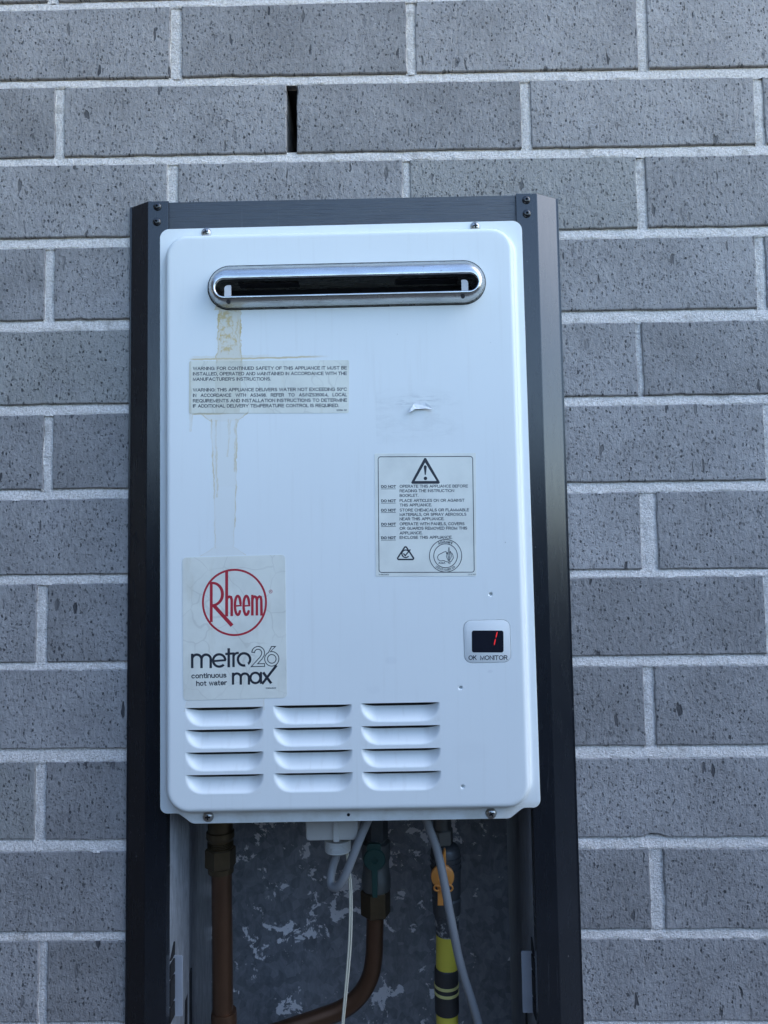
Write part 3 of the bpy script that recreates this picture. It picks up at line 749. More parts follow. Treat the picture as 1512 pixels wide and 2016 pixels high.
# ---- stickers and print
_layer = [0]
def zmap(off, sc):
    return lambda p: L(off[0]+p[0]/sc, off[1]+p[1]/sc, YP-.3)
class Print:
    """flat printed marks; fn maps drawing coordinates to the panel"""
    def __init__(s, fn, y): s.mb = MB(); s.fn = fn; s.y = y; s.k = 0
    def yy(s): s.k += 1; return s.y-.0015*s.k
    def poly(s, pts):
        q = [s.fn(p) for p in pts]; s.mb.sheet(q, s.yy())
    def ring(s, a, b_):
        A, B = [s.fn(p) for p in a], [s.fn(p) for p in b_]; y = s.yy()
        s.mb.loops([[(x, y, z) for x, z in A], [(x, y, z) for x, z in B]], False, False)
    def stroke(s, pts, wd, closed=False, y=None, ext=False):
        pts = [Vector(p) for p in pts]; n = len(pts); l, r = [], []
        if ext and n > 1 and (pts[0]-pts[-1]).length > 1e-4:          # square ends
            pts[0] = pts[0]+(pts[0]-pts[1]).normalized()*wd*.5; pts[-1] = pts[-1]+(pts[-1]-pts[-2]).normalized()*wd*.5
        for i in range(n):
            a = pts[i-1] if (i > 0 or closed) else pts[i]; c = pts[(i+1) % n] if (i < n-1 or closed) else pts[i]
            e1 = (pts[i]-a); e2 = (c-pts[i])
            e1 = e1.normalized() if e1.length > 1e-6 else e2.normalized(); e2 = e2.normalized() if e2.length > 1e-6 else e1
            n1, n2 = Vector((-e1.y, e1.x)), Vector((-e2.y, e2.x)); b_ = n1+n2; b_ = b_/max(b_.length_squared/2, .3)
            w_ = (wd[i] if isinstance(wd, (list, tuple)) else wd)/2
            l.append(pts[i]+b_*w_); r.append(pts[i]-b_*w_)
        if y is None: y = s.yy()
        ls = [[(x, y, z) for x, z in map(s.fn, l)], [(x, y, z) for x, z in map(s.fn, r)]]
        s.mb.loops(ls, False, False, closed)
    def text(s, txt, x0, y0, x1, y1, cap, wt=.13):
        """baseline from (x0,y0) to (x1,y1); cap = height of capitals"""
        tot = sum(adv(ch) for ch in txt)-SP; d = Vector((x1-x0, y1-y0)); up = Vector((d.y, -d.x)).normalized(); e = d/tot
        k = (d.length-cap*wt)/(tot*cap); o_ = Vector((x0, y0))+d.normalized()*cap*wt/2
        y_a, y_b = s.yy(), s.yy(); acc = 0
        for ch in txt:
            for j, st in enumerate(FONT.get(ch, (0, ()))[1]):
                pts = [o_+d.normalized()*((acc+p[0])*cap*k)+up*((wt/2+p[1]*(1-wt) if p[1] >= 0 else p[1])*cap) for p in st]
                s.stroke(pts, cap*wt, False, y_a if j % 2 == 0 else y_b, True)
            acc += adv(ch)
    def arc_text(s, txt, c, r, a0, a1, cap, inner=False, wt=.16):
        y_a, y_b = s.yy(), s.yy(); tot = sum(adv(ch) for ch in txt); acc = 0
        for ch in txt:
            wd = adv(ch); a = math.radians(a0+(a1-a0)*(acc+wd/2)/tot); acc += wd
            o_ = Vector((math.sin(a), -math.cos(a))); t = Vector((math.cos(a), math.sin(a))); bp = Vector(c)+o_*r
            if inner: o_, t = -o_, -t
            for j, st in enumerate(FONT.get(ch, (0, ()))[1]):
                s.stroke([bp+t*((p[0]-wd/2+SP/2)*cap)+o_*(p[1]*cap) for p in st], cap*wt, False, y_a if j % 2 == 0 else y_b, True)
    def done(s, name, mat, parent): return hb(name, s.mb, mat, parent, fc=False)
SP = .20                                                             # space between letters, cap heights
def _arc(cx, cy, rx, ry, a0, a1, n=10): return [(cx+rx*math.cos(math.radians(a0+(a1-a0)*k/n)), cy+ry*math.sin(math.radians(a0+(a1-a0)*k/n))) for k in range(n+1)]
FONT = {
 'A': (.68, ([(0,0),(.34,1),(.68,0)], [(.12,.33),(.56,.33)])), 'B': (.56, ([(0,0),(0,1),(.34,1)]+_arc(.34,.77,.18,.23,90,-90,6)+[(0,.54)], [(.34,.54)]+_arc(.34,.27,.22,.27,90,-90,6)+[(0,0)])),
 'C': (.68, (_arc(.36,.5,.36,.5,42,318,14),)), 'D': (.62, ([(0,0),(0,1),(.26,1)]+_arc(.26,.5,.36,.5,90,-90,9)+[(0,0)],)),
 'E': (.52, ([(.52,1),(0,1),(0,0),(.52,0)], [(0,.53),(.47,.53)])), 'F': (.48, ([(.48,1),(0,1),(0,0)], [(0,.52),(.42,.52)])),
 'G': (.72, (_arc(.37,.5,.37,.5,42,300,14)+[(.71,.12),(.71,.47),(.42,.47)],)), 'H': (.58, ([(0,0),(0,1)], [(.58,0),(.58,1)], [(0,.53),(.58,.53)])),
 'I': (.0, ([(0,0),(0,1)],)), 'J': (.38, ([(.38,1),(.38,.24)]+_arc(.19,.2,.19,.2,0,-180,7),)), 'K': (.58, ([(0,0),(0,1)], [(.56,1),(.02,.42)], [(.2,.6),(.58,0)])),
 'L': (.44, ([(0,1),(0,0),(.44,0)],)), 'M': (.70, ([(0,0),(0,1),(.35,.04),(.70,1),(.70,0)],)), 'N': (.58, ([(0,0),(0,1),(.58,0),(.58,1)],)),
 'O': (.76, (_arc(.38,.5,.38,.5,90,450,18),)), 'P': (.54, ([(0,0),(0,1),(.32,1)]+_arc(.32,.73,.22,.27,90,-90,7)+[(0,.46)],)), 'Q': (.76, (_arc(.38,.5,.38,.5,90,450,18), [(.46,.24),(.74,-.04)])),
 'R': (.60, ([(0,0),(0,1),(.34,1)]+_arc(.34,.74,.22,.26,90,-90,7)+[(0,.48)], [(.34,.48),(.58,0)])), 'S': (.54, (_arc(.27,.75,.24,.25,35,250,8)+_arc(.27,.26,.27,.26,80,-145,10),)),
 'T': (.60, ([(0,1),(.60,1)], [(.30,1),(.30,0)])), 'U': (.56, ([(0,1),(0,.28)]+_arc(.28,.28,.28,.28,180,360,9)+[(.56,1)],)), 'V': (.64, ([(0,1),(.32,0),(.64,1)],)),
 'W': (.94, ([(0,1),(.23,0),(.47,1),(.71,0),(.94,1)],)), 'X': (.6, ([(0,0),(.6,1)], [(0,1),(.6,0)])), 'Y': (.64, ([(0,1),(.32,.45),(.64,1)], [(.32,.45),(.32,0)])), 'Z': (.56, ([(0,1),(.56,1),(0,0),(.56,0)],)),
 '0': (.46, (_arc(.23,.5,.23,.5,90,450,16),)), '1': (.24, ([(.02,.74),(.20,.86),(.22,1),(.22,0)],)), '2': (.46, (_arc(.23,.73,.23,.27,165,-30,9)+[(0,0),(.46,0)],)), '3': (.46, (_arc(.22,.76,.2,.24,150,-80,8)+_arc(.23,.26,.23,.26,80,-150,9),)),
 '4': (.5, ([(.36,0),(.36,1),(0,.28),(.5,.28)],)), '5': (.46, ([(.42,1),(.08,1),(.03,.5)]+_arc(.22,.32,.24,.32,120,-145,9),)), '6': (.46, ([(.42,.85)]+_arc(.25,.6,.23,.4,60,190,7)+_arc(.23,.3,.23,.3,190,-170,12),)),
 '8': (.46, (_arc(.23,.76,.19,.24,270,630,12), _arc(.23,.27,.23,.27,90,450,12))), '9': (.46, (_arc(.23,.7,.23,.3,0,360,12)+_arc(.2,.4,.26,.4,0,-110,6),)), '7': (.46, ([(0,1),(.46,1),(.16,0)],)),
 '.': (.0, ([(0,0),(0,.02)],)), ',': (.02, ([(.02,.04),(0,-.1)],)), ':': (.0, ([(0,0),(0,.02)], [(0,.6),(0,.62)])), "'": (.0, ([(0,1),(0,.76)],)), '/': (.28, ([(0,0),(.28,1)],)), '-': (.26, ([(0,.4),(.26,.4)],)),
 '(': (.14, (_arc(.3,.45,.3,.6,125,235,6),)), ')': (.14, (_arc(-.16,.45,.3,.6,55,-55,6),)), '°': (.2, (_arc(.1,.88,.1,.11,0,360,10),)), ' ': (.12, ()),
 'a': (.44, (_arc(.22,.5,.19,.24,150,20,6)+[(.42,.1),(.46,0)], [(.41,.42)]+_arc(.2,.2,.2,.2,80,330,9))), 'c': (.44, (_arc(.23,.37,.23,.37,45,315,11),)), 'e': (.46, ([(.02,.38),(.46,.38)]+_arc(.23,.37,.23,.37,5,315,12),)),
 'h': (.42, ([(0,0),(0,1.04)], [(0,.45)]+_arc(.21,.5,.21,.24,150,0,7)+[(.42,0)])), 'i': (.0, ([(0,0),(0,.72)], [(0,.98),(0,1.02)])), 'k': (.42, ([(0,0),(0,1)], [(.4,.72),(.02,.3)], [(.14,.42),(.42,0)])), 'n': (.42, ([(0,0),(0,.72)], [(0,.45)]+_arc(.21,.5,.21,.24,150,0,7)+[(.42,0)])),
 'o': (.48, (_arc(.24,.37,.24,.37,90,450,16),)), 'r': (.26, ([(0,0),(0,.72)], [(0,.42)]+_arc(.26,.42,.24,.30,160,85,5))), 's': (.40, (_arc(.2,.55,.18,.18,35,250,7)+_arc(.2,.19,.2,.19,80,-145,8),)), 't': (.28, ([(.12,.95),(.12,.12),(.18,.0),(.28,.0)], [(0,.7),(.28,.7)])),
 'u': (.42, ([(0,.74),(0,.24)]+_arc(.21,.22,.21,.22,180,330,7), [(.42,0),(.42,.74)])), 'w': (.66, ([(0,.74),(.16,0),(.33,.72),(.5,0),(.66,.74)],)),
}
def adv(ch): return FONT.get(ch, (.4, ()))[0]+(SP if ch != ' ' else SP+.06)
M_ink = mat_plain('navy black ink', (.018,.022,.032), .45); M_red = mat_plain('crimson ink', (.42,.018,.035), .45)
def sticker(name, corners, r, mat, y1, parent=heater):
    q = [L(*c) for c in corners]
    return hb(name, MB().prism(fillet([(x, z, r) for x, z in q], 6), y1, YP-.02), mat, parent)

# warning label
M_st1 = mat_sticker('aged clear label', (.79,.785,.68), 42, True)
s1 = sticker('warning_sticker', [(372,814.5),(686.5,813),(687.5,709),(372.5,711)], 1.6, M_st1, YP-.22)
P = Print(zmap((360,690), 4.2), YP-.25)
for (t, x1, ya, yb) in (("WARNING: FOR CONTINUED SAFETY OF THIS APPLIANCE IT MUST BE", 1356, 163, 157), ("INSTALLED, OPERATED AND MAINTAINED IN ACCORDANCE WITH THE", 1356, 207, 203),
        ("MANUFACTURER'S INSTRUCTIONS.", 727, 251, 249), ("WARNING: THIS APPLIANCE DELIVERS WATER NOT EXCEEDING 50°C", 1357, 340, 334), ("IN   ACCORDANCE   WITH   AS3498.   REFER   TO   AS/NZS3500.4,   LOCAL", 1357, 385, 379),
        ("REQUIREMENTS AND INSTALLATION INSTRUCTIONS TO DETERMINE", 1357, 430, 424), ("IF ADDITIONAL DELIVERY TEMPERATURE CONTROL IS REQUIRED.", 1290, 473, 468)):
    P.text(t, 83, ya, x1, yb, 28, .175)
P.text("120994 AD", 1268, 501, 1356, 500, 15, .16)
P.done('printed_text', M_ink, s1)

# brand label
M_st2 = mat_sticker('aged silver label', (.78,.775,.685), 30, False)
s2 = sticker('brand_sticker', [(361,1379),(565,1373.5),(561.5,1092),(359,1098)], 3.6, M_st2, YP-.24)
P = Print(zmap((340,1080), 6.3), YP-.27)
def ell(cx, cy, rx, ry, a0, a1, n=32): return [(cx+rx*math.cos(math.radians(a0+(a1-a0)*k/n)), cy+ry*math.sin(math.radians(a0+(a1-a0)*k/n))) for k in range(n+1)]
P.ring(ell(766,668,404,418,0,354.4,63), ell(766,668,379,392,0,354.4,63))
P.stroke([(478,412),(478,912)], 36)
P.stroke([(478,427)]+ell(495,565,122,138,-86,80,22)+[(495,704)], [28]+[30+8*math.sin(k/22*PI) for k in range(23)]+[30])
P.stroke([(510,706),(737,957)], 46)
P.stroke([(669,276),(669,842)], 37)
P.stroke([(676,640),(682,610),(700,596),(722,602),(732,635),(732,838)], [20,26,32,34,33,33])
for cx in (807, 914):
    P.stroke(ell(cx,705,35,117,-2,-330,34), [20]+[32]*33+[24]); P.stroke([(cx-30,712),(cx+50,706)], 20)
P.stroke([(988,574),(988,830)], 32)
P.stroke([(994,640),(1000,606),(1018,594),(1036,604),(1044,640),(1044,830)], [18,24,30,32,31,31])
P.stroke([(1052,640),(1058,606),(1075,594),(1092,604),(1099,640),(1102,832)], [18,24,30,32,31,34])
P.stroke(ell(1215,533,20,20,0,345,23), 5, True); P.text("R", 1206, 543, 1225, 543, 20, .16)
P.done('printed_logo', M_red, s2)
P = Print(zmap((340,1080), 6.3), YP-.27)
def em(x0, x1, x2, yt, yb, wd, s=1.0):
    P.stroke([(x0+wd/2, yt+4), (x0+wd/2, yb)], wd)
    for a, c in ((x0+wd/2, x1+wd/2), (x1+wd/2, x2+wd/2)):
        r_ = (c-a)/2; P.stroke([(a, yt+wd/2+r_)]+ell((a+c)/2, yt+wd/2+r_, r_, r_, 180, 360, 16)[1:-1]+[(c, yt+wd/2+r_), (c, yb)], wd)
em(226, 342, 456, 1300, 1483, 31)
P.stroke(ell(577,1388,76,76,-2,-318,36), 30); P.stroke([(500,1396),(660,1384)], 26)
P.stroke([(695,1236),(695,1473)], 32); P.stroke([(652,1308),(768,1300)], 28)
P.stroke([(754,1300),(754,1470)], 30); P.stroke([(756,1345),(766,1312),(790,1297),(820,1294)], [14,26,28,28])
P.stroke(ell(885,1375,76,76,28,-282,36), 30); P.poly([(925,1415),(975,1390),(962,1420),(945,1448)])
def outline_of(pts, wd):
    pts = [Vector(p) for p in pts]; n = len(pts); l, r = [], []
    for i in range(n):
        e1 = (pts[i]-pts[max(i-1,0)]); e2 = (pts[min(i+1,n-1)]-pts[i])
        e1 = e1.normalized() if e1.length > 1e-6 else e2.normalized(); e2 = e2.normalized() if e2.length > 1e-6 else e1
        b_ = Vector((-e1.y, e1.x))+Vector((-e2.y, e2.x)); b_ = b_/max(b_.length_squared/2, .3)
        l.append(pts[i]+b_*wd/2); r.append(pts[i]-b_*wd/2)
    return l+r[::-1]
P.stroke(outline_of(ell(1060,1293,62,62,185,360,18)+[(1118,1320),(1095,1358),(1014,1447),(1140,1444)], 34), 10.5, True)
P.stroke(ell(1229,1368,88,90,-118,-470+8,40)+[(1275,1214),(1226,1215)], 10.5, True)
P.stroke(ell(1229,1368,53,54,0,350,34), 10.5, True)
em(734, 830, 931, 1535, 1688, 29)
P.stroke(ell(1026,1604,61,64,0,352,36), 28, True); P.stroke([(1095,1530),(1095,1678)], 28)
P.stroke([(1122,1535),(1222,1672)], 32); P.stroke([(1108,1680),(1288,1448)], [30,30])
P.text("continuous", 232, 1612, 668, 1600, 62, .185); P.text("hot water", 292, 1704, 672, 1694, 62, .185)
P.text("126043CD", 1150, 1741, 1283, 1738, 19, .18)
P.done('printed_text', M_ink, s2)

# safety label
M_st3 = mat_sticker('matt white label', (.81,.81,.725), 0, False)
s3 = sticker('safety_sticker', [(740,1135),(938,1134),(936.5,892),(737.5,893)], .6, M_st3, YP-.2)
P = Print(zmap((700,760), 3.78), YP-.23)
def rr(x0, y0, x1, y1, r, sk=0): return [(x, y) for x, y in fillet([(x0,y0,r),(x1-sk,y0-3,r),(x1,y1-2,r),(x0+7,y1,r)], 6)]
a = rr(165,524,874,1390,22,-0); P.ring([(x+ (y-520)*.014*(1 if x > 500 else 0), y) for x, y in a], [(x+(y-520)*.014*(1 if x > 500 else 0), y) for x, y in inset(a, 5.5)])
tri = fillet([(518,524,10),(408,728,10),(634,727,10)], 5); P.ring(tri, fillet([(518,569,1),(440,707,1),(603,706,1)], 5))
P.poly([(507,600),(511,592),(518,589),(526,592),(530,600),(523,661),(515,661)]); P.poly(ell(520,687,13,13,0,342,19))
for yb, ls_ in ((759, (("OPERATE THIS APPLIANCE BEFORE",836,757),("READING THE INSTRUCTION",734,791),("BOOKLET.",467,826))), (865, (("PLACE ARTICLES ON OR AGAINST",811,863),("THIS APPLIANCE.",568,897))),
        (935, (("STORE CHEMICALS OR FLAMMABLE",845,934),("MATERIALS, OR SPRAY AEROSOLS",825,967),("NEAR THIS APPLIANCE.",660,1000))), (1039, (("OPERATE WITH PANELS, COVERS",811,1037),("OR GUARDS REMOVED FROM THIS",831,1070),("APPLIANCE.",497,1105))),
        (1140, (("ENCLOSE THIS APPLIANCE.",720,1138),))):
    P.text("DO NOT", 191, yb, 301, yb-1, 21, .23); P.stroke([(190,yb+7),(300,yb+6)], 3.2)
    for t, x1, y in ls_: P.text(t, 328, y, x1, y-2, 22, .165)
t1 = fillet([(372,1180,14),(296,1296,14),(449,1296,14)], 6); P.ring(t1, inset(t1, 11))
P.stroke(ell(373,1248,28,28,-40,-320,26), 9); P.stroke([(356,1246),(370,1262),(408,1216)], 9)
P.stroke(ell(670,1263,120,121,0,354,60), 5, True); P.stroke(ell(670,1263,88,89,0,353,50), 5, True)
P.arc_text("AGAMark", (670,1263), 97, -32, 30, 18, wt=.2); P.arc_text("LICENCE NUMBER 1210", (670,1263), 111, 222, 140, 14, True)
P.stroke([(632,1302),(615,1292),(610,1272),(618,1256),(640,1245),(655,1236),(672,1231),(680,1240),(676,1250)], 4.5)
P.stroke([(632,1302),(655,1298),(672,1306),(690,1310),(712,1305),(728,1280),(724,1256),(714,1240)], 4.5)
for dx, tp, wd in ((-12,1238,7),(0,1200,7),(12,1228,7)):
    P.stroke([(694+dx*.3,1300),(688+dx,1270),(694+dx*.9,tp)], 3.5); P.stroke([(696+dx*.3,1300),(702+dx,1268),(696+dx*.9,tp)], 3.5)
P.text("AGA", 616, 1323, 668, 1322, 13, .22); P.stroke(ell(699,1316,6,6,0,330,12), 3, True)
P.text("31-88709(2)", 172, 1408, 248, 1408, 10, .14); P.text("12110 AD", 836, 1406, 895, 1406, 9, .14)
P.done('printed_text', M_ink, s3)

# monitor
M_bez = mat_plain('pale monitor plastic', (.74,.755,.73), .35); M_scr = mat_plain('smoked window', (.012,.014,.022), .12, spec=.4)
mp = hb('monitor', MB().prism(rrect(mon[0]+.5, mon[1]-.5, mon[2]+.5, mon[3]-.5, 7.1, 8), YP-.35, YP+2.5, .5), M_bez, heater, 40)
fz = zmap((700,1140), 3.287)
q = [fz(p) for p in ((753,475),(958,475),(957,333),(752,333))]
hb('screen', MB().prism(fillet([(x, z, 2.0) for x, z in q], 6), YP-.5, YP+.3), M_scr, mp)
P = Print(fz, YP-.40); P.text("OK", 731, 524, 783, 523, 30, .17); P.text("MONITOR", 806, 524, 984, 523, 30, .17); P.done('printed_text', M_ink, mp)
P = Print(fz, YP-.55)
for a, c in (((917,341),(908,379)), ((905,387),(897,427))):
    d = (Vector(c)-Vector(a)).normalized()
    P.stroke([a, Vector(a)+d*6, Vector(c)-d*6, c], [2,7,7,2])
P.done('display_digit', mat_emit('red led', (1.0,.03,.04), .2), mp)

# torn scrap of the peeled label
M_paper = mat_plain('torn paper', (.78,.79,.78), .7, bump=(300, .5))
sc_pts = [((802,815),3.2),((808,806),2.4),((812,800),2.0),((815,795),.6),((823,790),.4),((836,792),.8),((843,797),2.2),((851,806),3.0),((846,807),3.6),((838,805),2.6),((826,806),2.2),((817,806),3.0),((809,812),4.2)]
vs_ = [(*L(u, v), h) for (u, v), h in sc_pts]
mid_ = [((816,802),1.4),((826,797),.5),((838,800),1.5),((845,803),2.2)]
vm = [(*L(u, v), h) for (u, v), h in mid_]
t = MB(); r_ = delaunay_2d_cdt([Vector((a, b_)) for a, b_, h in vs_+vm], [(i, (i+1) % len(vs_)) for i in range(len(vs_))], [], 1, 1e-5)
hh = [h for *_, h in vs_+vm]
fs = [f for f in r_[2] if inside(sum((r_[0][i] for i in f), Vector((0,0)))/3, vs_)]
t.add([(p.x, YP-hh[i], p.y) for i, p in enumerate(r_[0])], fs)
scrap = hb('paper_scrap', t, M_paper, heater, fc=False)
sm = scrap.modifiers.new('thickness', 'SOLIDIFY'); sm.thickness = .0003

# electrical box under the heater (fixed to it)
M_wpl = mat_plain('white electrical plastic', (.60,.59,.55), .45, var=.12)
def at_l(u, v, y):
    q_ = L(u, v, y); return (q_[0], y, q_[1])
YE = 12.0
(x0, z1), (x1, z0) = L(601, 1600, YE), L(706, 1655, YE)
jb = hb('terminal_box', MB().prism(rrect(x0, x1, z0, z1+8, 4, 5), YE, YE+46, 2.5), M_wpl, heater, 40)
(ra, _), (rb, rz) = L(655.5, 1620, YE-3), L(668, 1658, YE-3)
hb('rib', MB().prism(rrect(ra, rb, rz, z1+6, .8, 3), YE-2.8, YE+.3, .5), M_wpl, jb)
gx = (L(640,1665,YE+18)[0]+L(690,1665,YE+18)[0])/2; gzt = L(665,1652,YE+18)[1]; gzb = L(665,1676,YE+18)[1]
gl = [(gzt, 13)]; nth = 7
for k in range(nth):
    z = gzt-(gzt-gzb-2)*(k+.2)/nth; gl += [(z, 13.2), (z-.5, 12.6), (z-1.0, 12.6)]
gl += [(gzb+1.2, 13), (gzb, 11.5), (gzb, 4)]
hb('cable_gland', MB().lathe((gx, YE+18, 0), gl[::-1], 28), M_wpl, jb, 30)

# ------------------------------------------------------------------ pipes and cables below
M_cop = mat_plain('tarnished copper', (.16,.085,.05), .38, .7, var=.35, vscale=35)
M_brass = mat_plain('old brass', (.14,.10,.055), .42, .75, var=.4, vscale=80)
M_dark = mat_plain('dark valve metal', (.10,.105,.105), .5, .6, var=.3, vscale=90)
ZBOT = OZ0+8
def up_(u, v, y): return at(u, v, y)
def hexp(c, r, z0, z1, rot=0.0, ch=1.2):
    mb = MB(); f = lambda rr_, z: [(c[0]+rr_*math.cos(rot+k*PI/3), c[1]+rr_*math.sin(rot+k*PI/3), z) for k in range(6)]
    return mb.loops([f(r-ch, z0), f(r, z0+ch), f(r, z1-ch), f(r-ch, z1)])
ZH = HR.z+ZL+4
# left hot water riser
Y1 = 60.0; c1 = up_(437.5, 1800, Y1)
r1 = thing('copper_pipe', 'straight tarnished copper pipe with brass union below the heater, left side', 'pipe', (c1.x, Y1, ZBOT))
pz = [up_(436, v, Y1) for v in (1690, 1800, 1900, 2016)]
xt = lambda v: up_({1640:434,1665:434,1705:435}.get(v, 436.5), v, Y1)
build('pipe', MB().tube([(up_(436,1690,Y1).x, Y1, up_(436,1690,Y1).z), (up_(438,1860,Y1).x, Y1, up_(438,1860,Y1).z), (up_(440,2014,Y1).x, Y1, ZBOT)], 10.6, 24), M_cop, r1, 40)
a = up_(434, 1640, Y1); b_ = up_(434, 1668, Y1); c = up_(435, 1706, Y1)
build('union_nut', hexp((b_.x, Y1), 16.0, c.z, b_.z, .35), M_brass, r1)
pr = [(c.z-6, 11.2), (c.z-5.5, 13.2), (c.z, 13.4)]
build('olive', MB().lathe((c.x, Y1, 0), pr, 24), M_brass, r1, 40)
pr = [(b_.z, 13.0)]
for k in range(4): z = b_.z+1.2+k*1.6; pr += [(z, 13.6), (z+.5, 12.7), (z+1.0, 12.7)]
pr += [(a.z-5, 13.8), (a.z-4, 14.6), (a.z+2, 14.6), (a.z+3, 13), (ZH+30, 13)]
build('threaded_tail', MB().lathe((b_.x, Y1, 0), pr, 28), M_brass, r1, 30)
z = up_(440, 1990, Y1).z
build('coupling', MB().lathe((up_(441,1995,Y1).x, Y1, 0), [(z-40, 13), (z-3, 13.2), (z, 12.6), (z, 10.8)], 24), M_cop, r1, 40)
# cold water riser with green tap
Y2 = 78.0; c2 = up_(737, 1780, Y2)
r2 = thing('copper_pipe', 'bent dark copper pipe with green-handled valve curving left below the heater', 'pipe', (c2.x, Y2, ZBOT))
path = [up_(739, 1790, Y2), up_(737.5, 1850, Y2), up_(736, 1885, Y2), up_(728, 1925, Y2), up_(706, 1962, Y2), up_(672, 1988, Y2), up_(625, 2006, Y2), up_(560, 2028, Y2), up_(515, 2044, Y2+2), up_(495, 2075, Y2+4)]
path = smoothpath(path, 8)+[Vector((path[-1].x-3, path[-1].y, ZBOT))]
build('pipe', MB().tube(path, 9.3, 22), M_cop, r2, 60)
n0, n1 = up_(739, 1752, Y2), up_(739, 1800, Y2)
build('union_nut', hexp((n0.x, Y2), 16.0, n1.z, n0.z+1, .2), M_brass, r2)
v0, v1 = up_(740, 1668, Y2), up_(740, 1752, Y2)
build('valve_body', MB().lathe((v0.x, Y2, 0), [(v1.z+.5, 14), (v1.z+3, 15.5), (v1.z+14, 15.5), (v1.z+22, 13.8), (v0.z-14, 13.8), (v0.z-10, 15.4), (v0.z+6, 15.4), (v0.z+7, 11), (v0.z+10, 11)], 28), mat_plain('grey valve body', (.20,.21,.20), .45, .7, var=.3), r2, 35)
t0 = up_(741, 1650, Y2)
build('hex_tail', hexp((t0.x, Y2), 12.5, v0.z+8, ZH+14, .1), M_dark, r2)
build('tail', MB().lathe((t0.x, Y2, 0), [(ZH+12, 9.0), (ZH+34, 9.0)], 20), M_dark, r2, 40)
M_green = mat_plain('dark green handle', (.012,.05,.04), .5, var=.2)
h0 = up_(737, 1694, Y2-22)
hd = build('valve_handle', MB().lathe((h0.x, Y2-15, h0.z), [(2, 9), (-2, 11.2), (-5, 11.6), (-6.5, 10.5), (-7, 3.5), (-5.4, 3.0), (-5.4, .2)], 28, 'y'), M_green, r2, 40)
hp = [(h0.x-3.4, h0.z-6), (h0.x-2.6, h0.z-38), (h0.x+2.6, h0.z-38), (h0.x+3.4, h0.z-6)]
build('lever', MB().prism(hp, Y2-21.8, Y2-18, .6), M_green, hd)
build('lever', MB().prism(rrect(h0.x-8, h0.x+7, h0.z+8, h0.z+16, 3, 4), Y2-20.5, Y2-16, .6), M_green, hd)
# gas pipe
Y3 = 62.0; c3 = up_(879, 1880, Y3)
r3 = thing('gas_pipe', 'yellow gas pipe with black sleeve and orange valve handle below the heater', 'pipe', (c3.x, Y3, ZBOT))
M_yel = mat_plain('yellow gas pipe', (.68,.56,.065), .38, var=.18, vscale=40); M_blk = mat_plain('black sleeve', (.035,.032,.030), .5, var=.2); M_band = mat_plain('pale yellow band', (.55,.49,.18), .5)
yz = lambda v: up_(880, v, Y3).z
px = up_(881, 1860, Y3).x; px2 = up_(879.5, 1960, Y3).x
build('pipe', MB().tube([(px, Y3, yz(1820)), (px2, Y3, yz(1960)), (px2-1, Y3, ZBOT)], 11.4, 26), M_yel, r3, 40)
sv = build('sleeve', MB().lathe((px2, Y3, 0), [(yz(1992), 11.5), (yz(1992)+.5, 12.3), (yz(1990)+1, 12.6), (yz(1906), 12.3), (yz(1904), 11.9), (yz(1903), 11.5)], 28), M_blk, r3, 40)
for v in (1937, 1951): build('band', MB().lathe((px2, Y3, 0), [(yz(v)-1.6, 12.3), (yz(v)-1.2, 12.95), (yz(v)+1.2, 12.95), (yz(v)+1.6, 12.3)], 28), M_band, sv, 40)
M_thr = NB('pipe with white jointing compound'); p_ = M_thr.obj()
M_thr.set(Base_Color=M_thr.mix(M_thr.ss(M_thr.noise(p_, 70, 5, .7), .5, .6), (.05,.052,.055), (.38,.38,.37)), Roughness=.6, Normal=M_thr.bump(M_thr.noise(p_, 150, 4), .6, .002)); M_thr = M_thr.m
build('threaded_end', MB().lathe((up_(880,1815,Y3).x, Y3, 0), [(yz(1838), 11.6), (yz(1836), 12.0), (yz(1815), 12.2), (yz(1800), 13.2), (yz(1790), 14)], 26), M_thr, r3, 40)
vx = up_(878, 1720, Y3).x
M_grey = mat_plain('grey gas valve', (.115,.118,.12), .5, .55, var=.3, vscale=70)
gv = build('valve_body', MB().lathe((vx, Y3, 0), [(yz(1796), 12), (yz(1795), 14.5), (yz(1768), 15), (yz(1764), 13.6), (yz(1758), 15.2), (yz(1735), 15.2), (yz(1712), 15.6), (yz(1700), 15.0), (yz(1690), 15.8), (yz(1672), 15.4), (yz(1664), 13.0), (yz(1660), 9)], 30), M_grey, r3, 35)
for v in (1684, 1694, 1706): build('collar_ring', MB().lathe((vx, Y3, 0), [(yz(v)-.9, 15.2), (yz(v)-.5, 16.3), (yz(v)+.5, 16.3), (yz(v)+.9, 15.2)], 28), M_grey, gv, 35)
build('hex_tail', hexp((up_(870,1640,Y3).x, Y3), 12.0, yz(1660), yz(1630), .25), mat_plain('zinc fitting', (.26,.26,.24), .4, .8, var=.2), r3)
build('tail', MB().lathe((up_(871,1640,Y3).x, Y3, 0), [(yz(1632), 9.5), (ZH+34, 9.5)], 22), mat_plain('zinc tail', (.20,.20,.19), .4, .8, var=.2), r3, 40)
M_or = mat_plain('orange handle', (.78,.30,.06), .45, var=.08)
YO = Y3-24; h = up_(871.5, 1727, YO)
oh = build('valve_handle', MB().lathe((h.x, YO+8, h.z), [(3, 8), (-2, 10.8), (-5, 11.9), (-7.5, 11.7), (-8.8, 10), (-9.4, 5), (-7.2, 3.2), (-7.2, .2)], 30, 'y'), M_or, r3, 40)
up1, up2 = up_(868, 1687, YO), up_(876, 1672, YO)
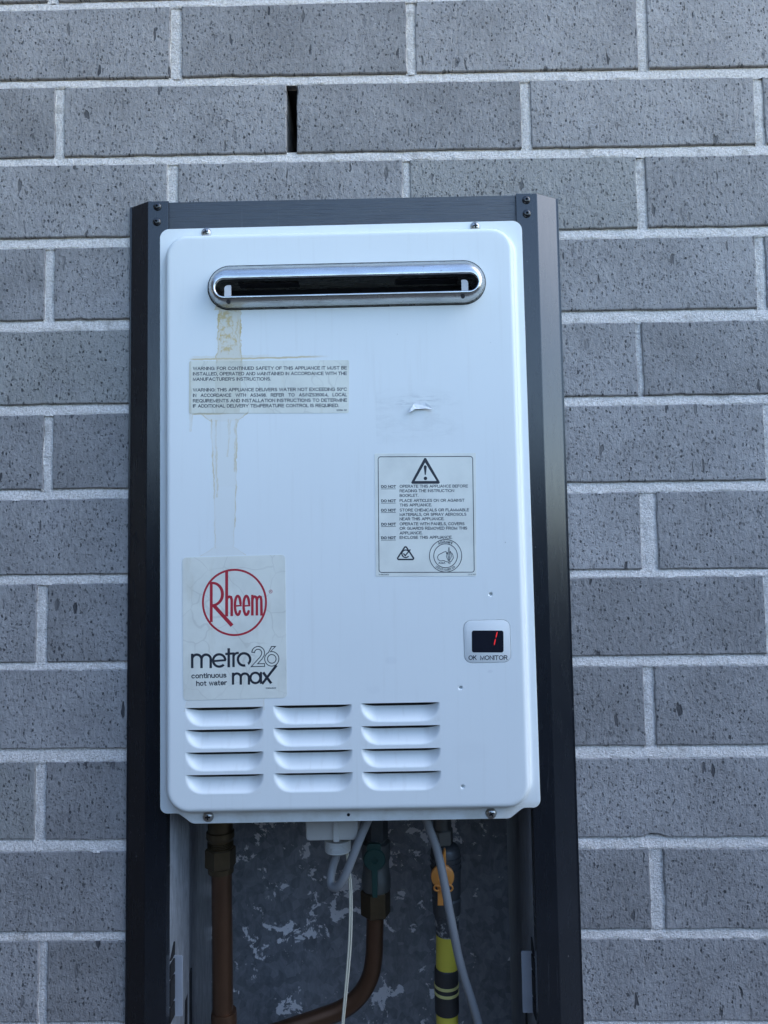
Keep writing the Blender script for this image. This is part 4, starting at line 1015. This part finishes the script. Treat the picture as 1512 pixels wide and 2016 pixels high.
build('lever', MB().prism([(h.x-4.2, h.z+8), (up1.x-1.5, up1.z), (up2.x-3, up1.z+1), (up2.x-1, up2.z), (up2.x+.6, up2.z), (up2.x+.8, up1.z-2), (h.x+3.4, h.z+8)], YO-2, YO+4, .8), M_or, oh)
d1 = up_(868, 1787, YO)
build('lever', MB().prism([(d1.x-3, d1.z), (d1.x+3, d1.z), (d1.x+2.4, h.z-9), (d1.x-2.4, h.z-9)], YO+4, YO+8, .6), M_or, oh)
lp = up_(883, 1748, YO); ring = [(lp.x+4.2*math.cos(2*PI*k/18), YO-.5, lp.z+3.2*math.sin(2*PI*k/18)) for k in range(19)]
build('locking_loop', MB().tube(ring, 1.0, 8, False), M_or, oh, 60)
lp = up_(861, 1748, YO); ring = [(lp.x+3.4*math.cos(2*PI*k/18), YO-.5, lp.z+2.8*math.sin(2*PI*k/18)) for k in range(19)]
build('locking_loop', MB().tube(ring, 1.0, 8, False), M_or, oh, 60)
build('spindle', MB().lathe((h.x+1.2, YO, h.z), [(0, 2.8), (-.6, 2.8), (-.7, 2.2)], 16, 'y'), M_hole, oh)
# cables
M_cab = mat_plain('grey cable sheath', (.27,.275,.28), .45, var=.08)
def cable(name, label, pts, r, mat, flat=None):
    q = [up_(*p) for p in pts]; q = smoothpath(q, 10)
    o = build(name, MB().tube(q, r, 14, True, flat), mat, None, 60)
    tag(o, label, 'cable'); return o
cable('cable', 'long grey cable hanging in front of the gas pipe', [(832,1590,26),(843,1625,26),(858,1665,26),(868,1705,24),(876,1745,22),(884,1790,22),(893,1835,24),(902,1880,28),(914,1925,32),(930,1975,36),(944,2025,40),(958,2090,46),(968,2160,52)], 4.3, M_cab)
cable('cable', 'looped grey cable hanging from the white terminal box', [(735,1590,14),(722,1620,12),(708,1652,10),(694,1688,9),(680,1722,10),(667,1744,14),(655,1746,20),(651,1732,25),(655,1708,29),(662,1684,30),(664,1662,30)], 4.2, M_cab)
# thin twin wire
tw = thing('wire', 'thin cream twin wire hanging straight down the recess', 'wire', (up_(680,1900,20).x, 20, ZBOT))
M_wire = mat_plain('cream wire', (.56,.53,.42), .5)
wp = [(682,1668,28),(686,1705,26),(690,1750,24),(690.5,1800,22),(689,1850,20),(685.5,1900,18),(680,1960,16),(675,2016,16),(671,2090,16),(668,2160,18)]
for du in (-1.5, 1.7):
    build('strand', MB().tube(smoothpath([up_(u+du*(.9+.4*math.sin(v*.011)), v, y) for u, v, y in wp], 8), .95, 8), M_wire, tw, 60)
for o in bpy.data.objects:
    if '_o' in o: del o['_o']
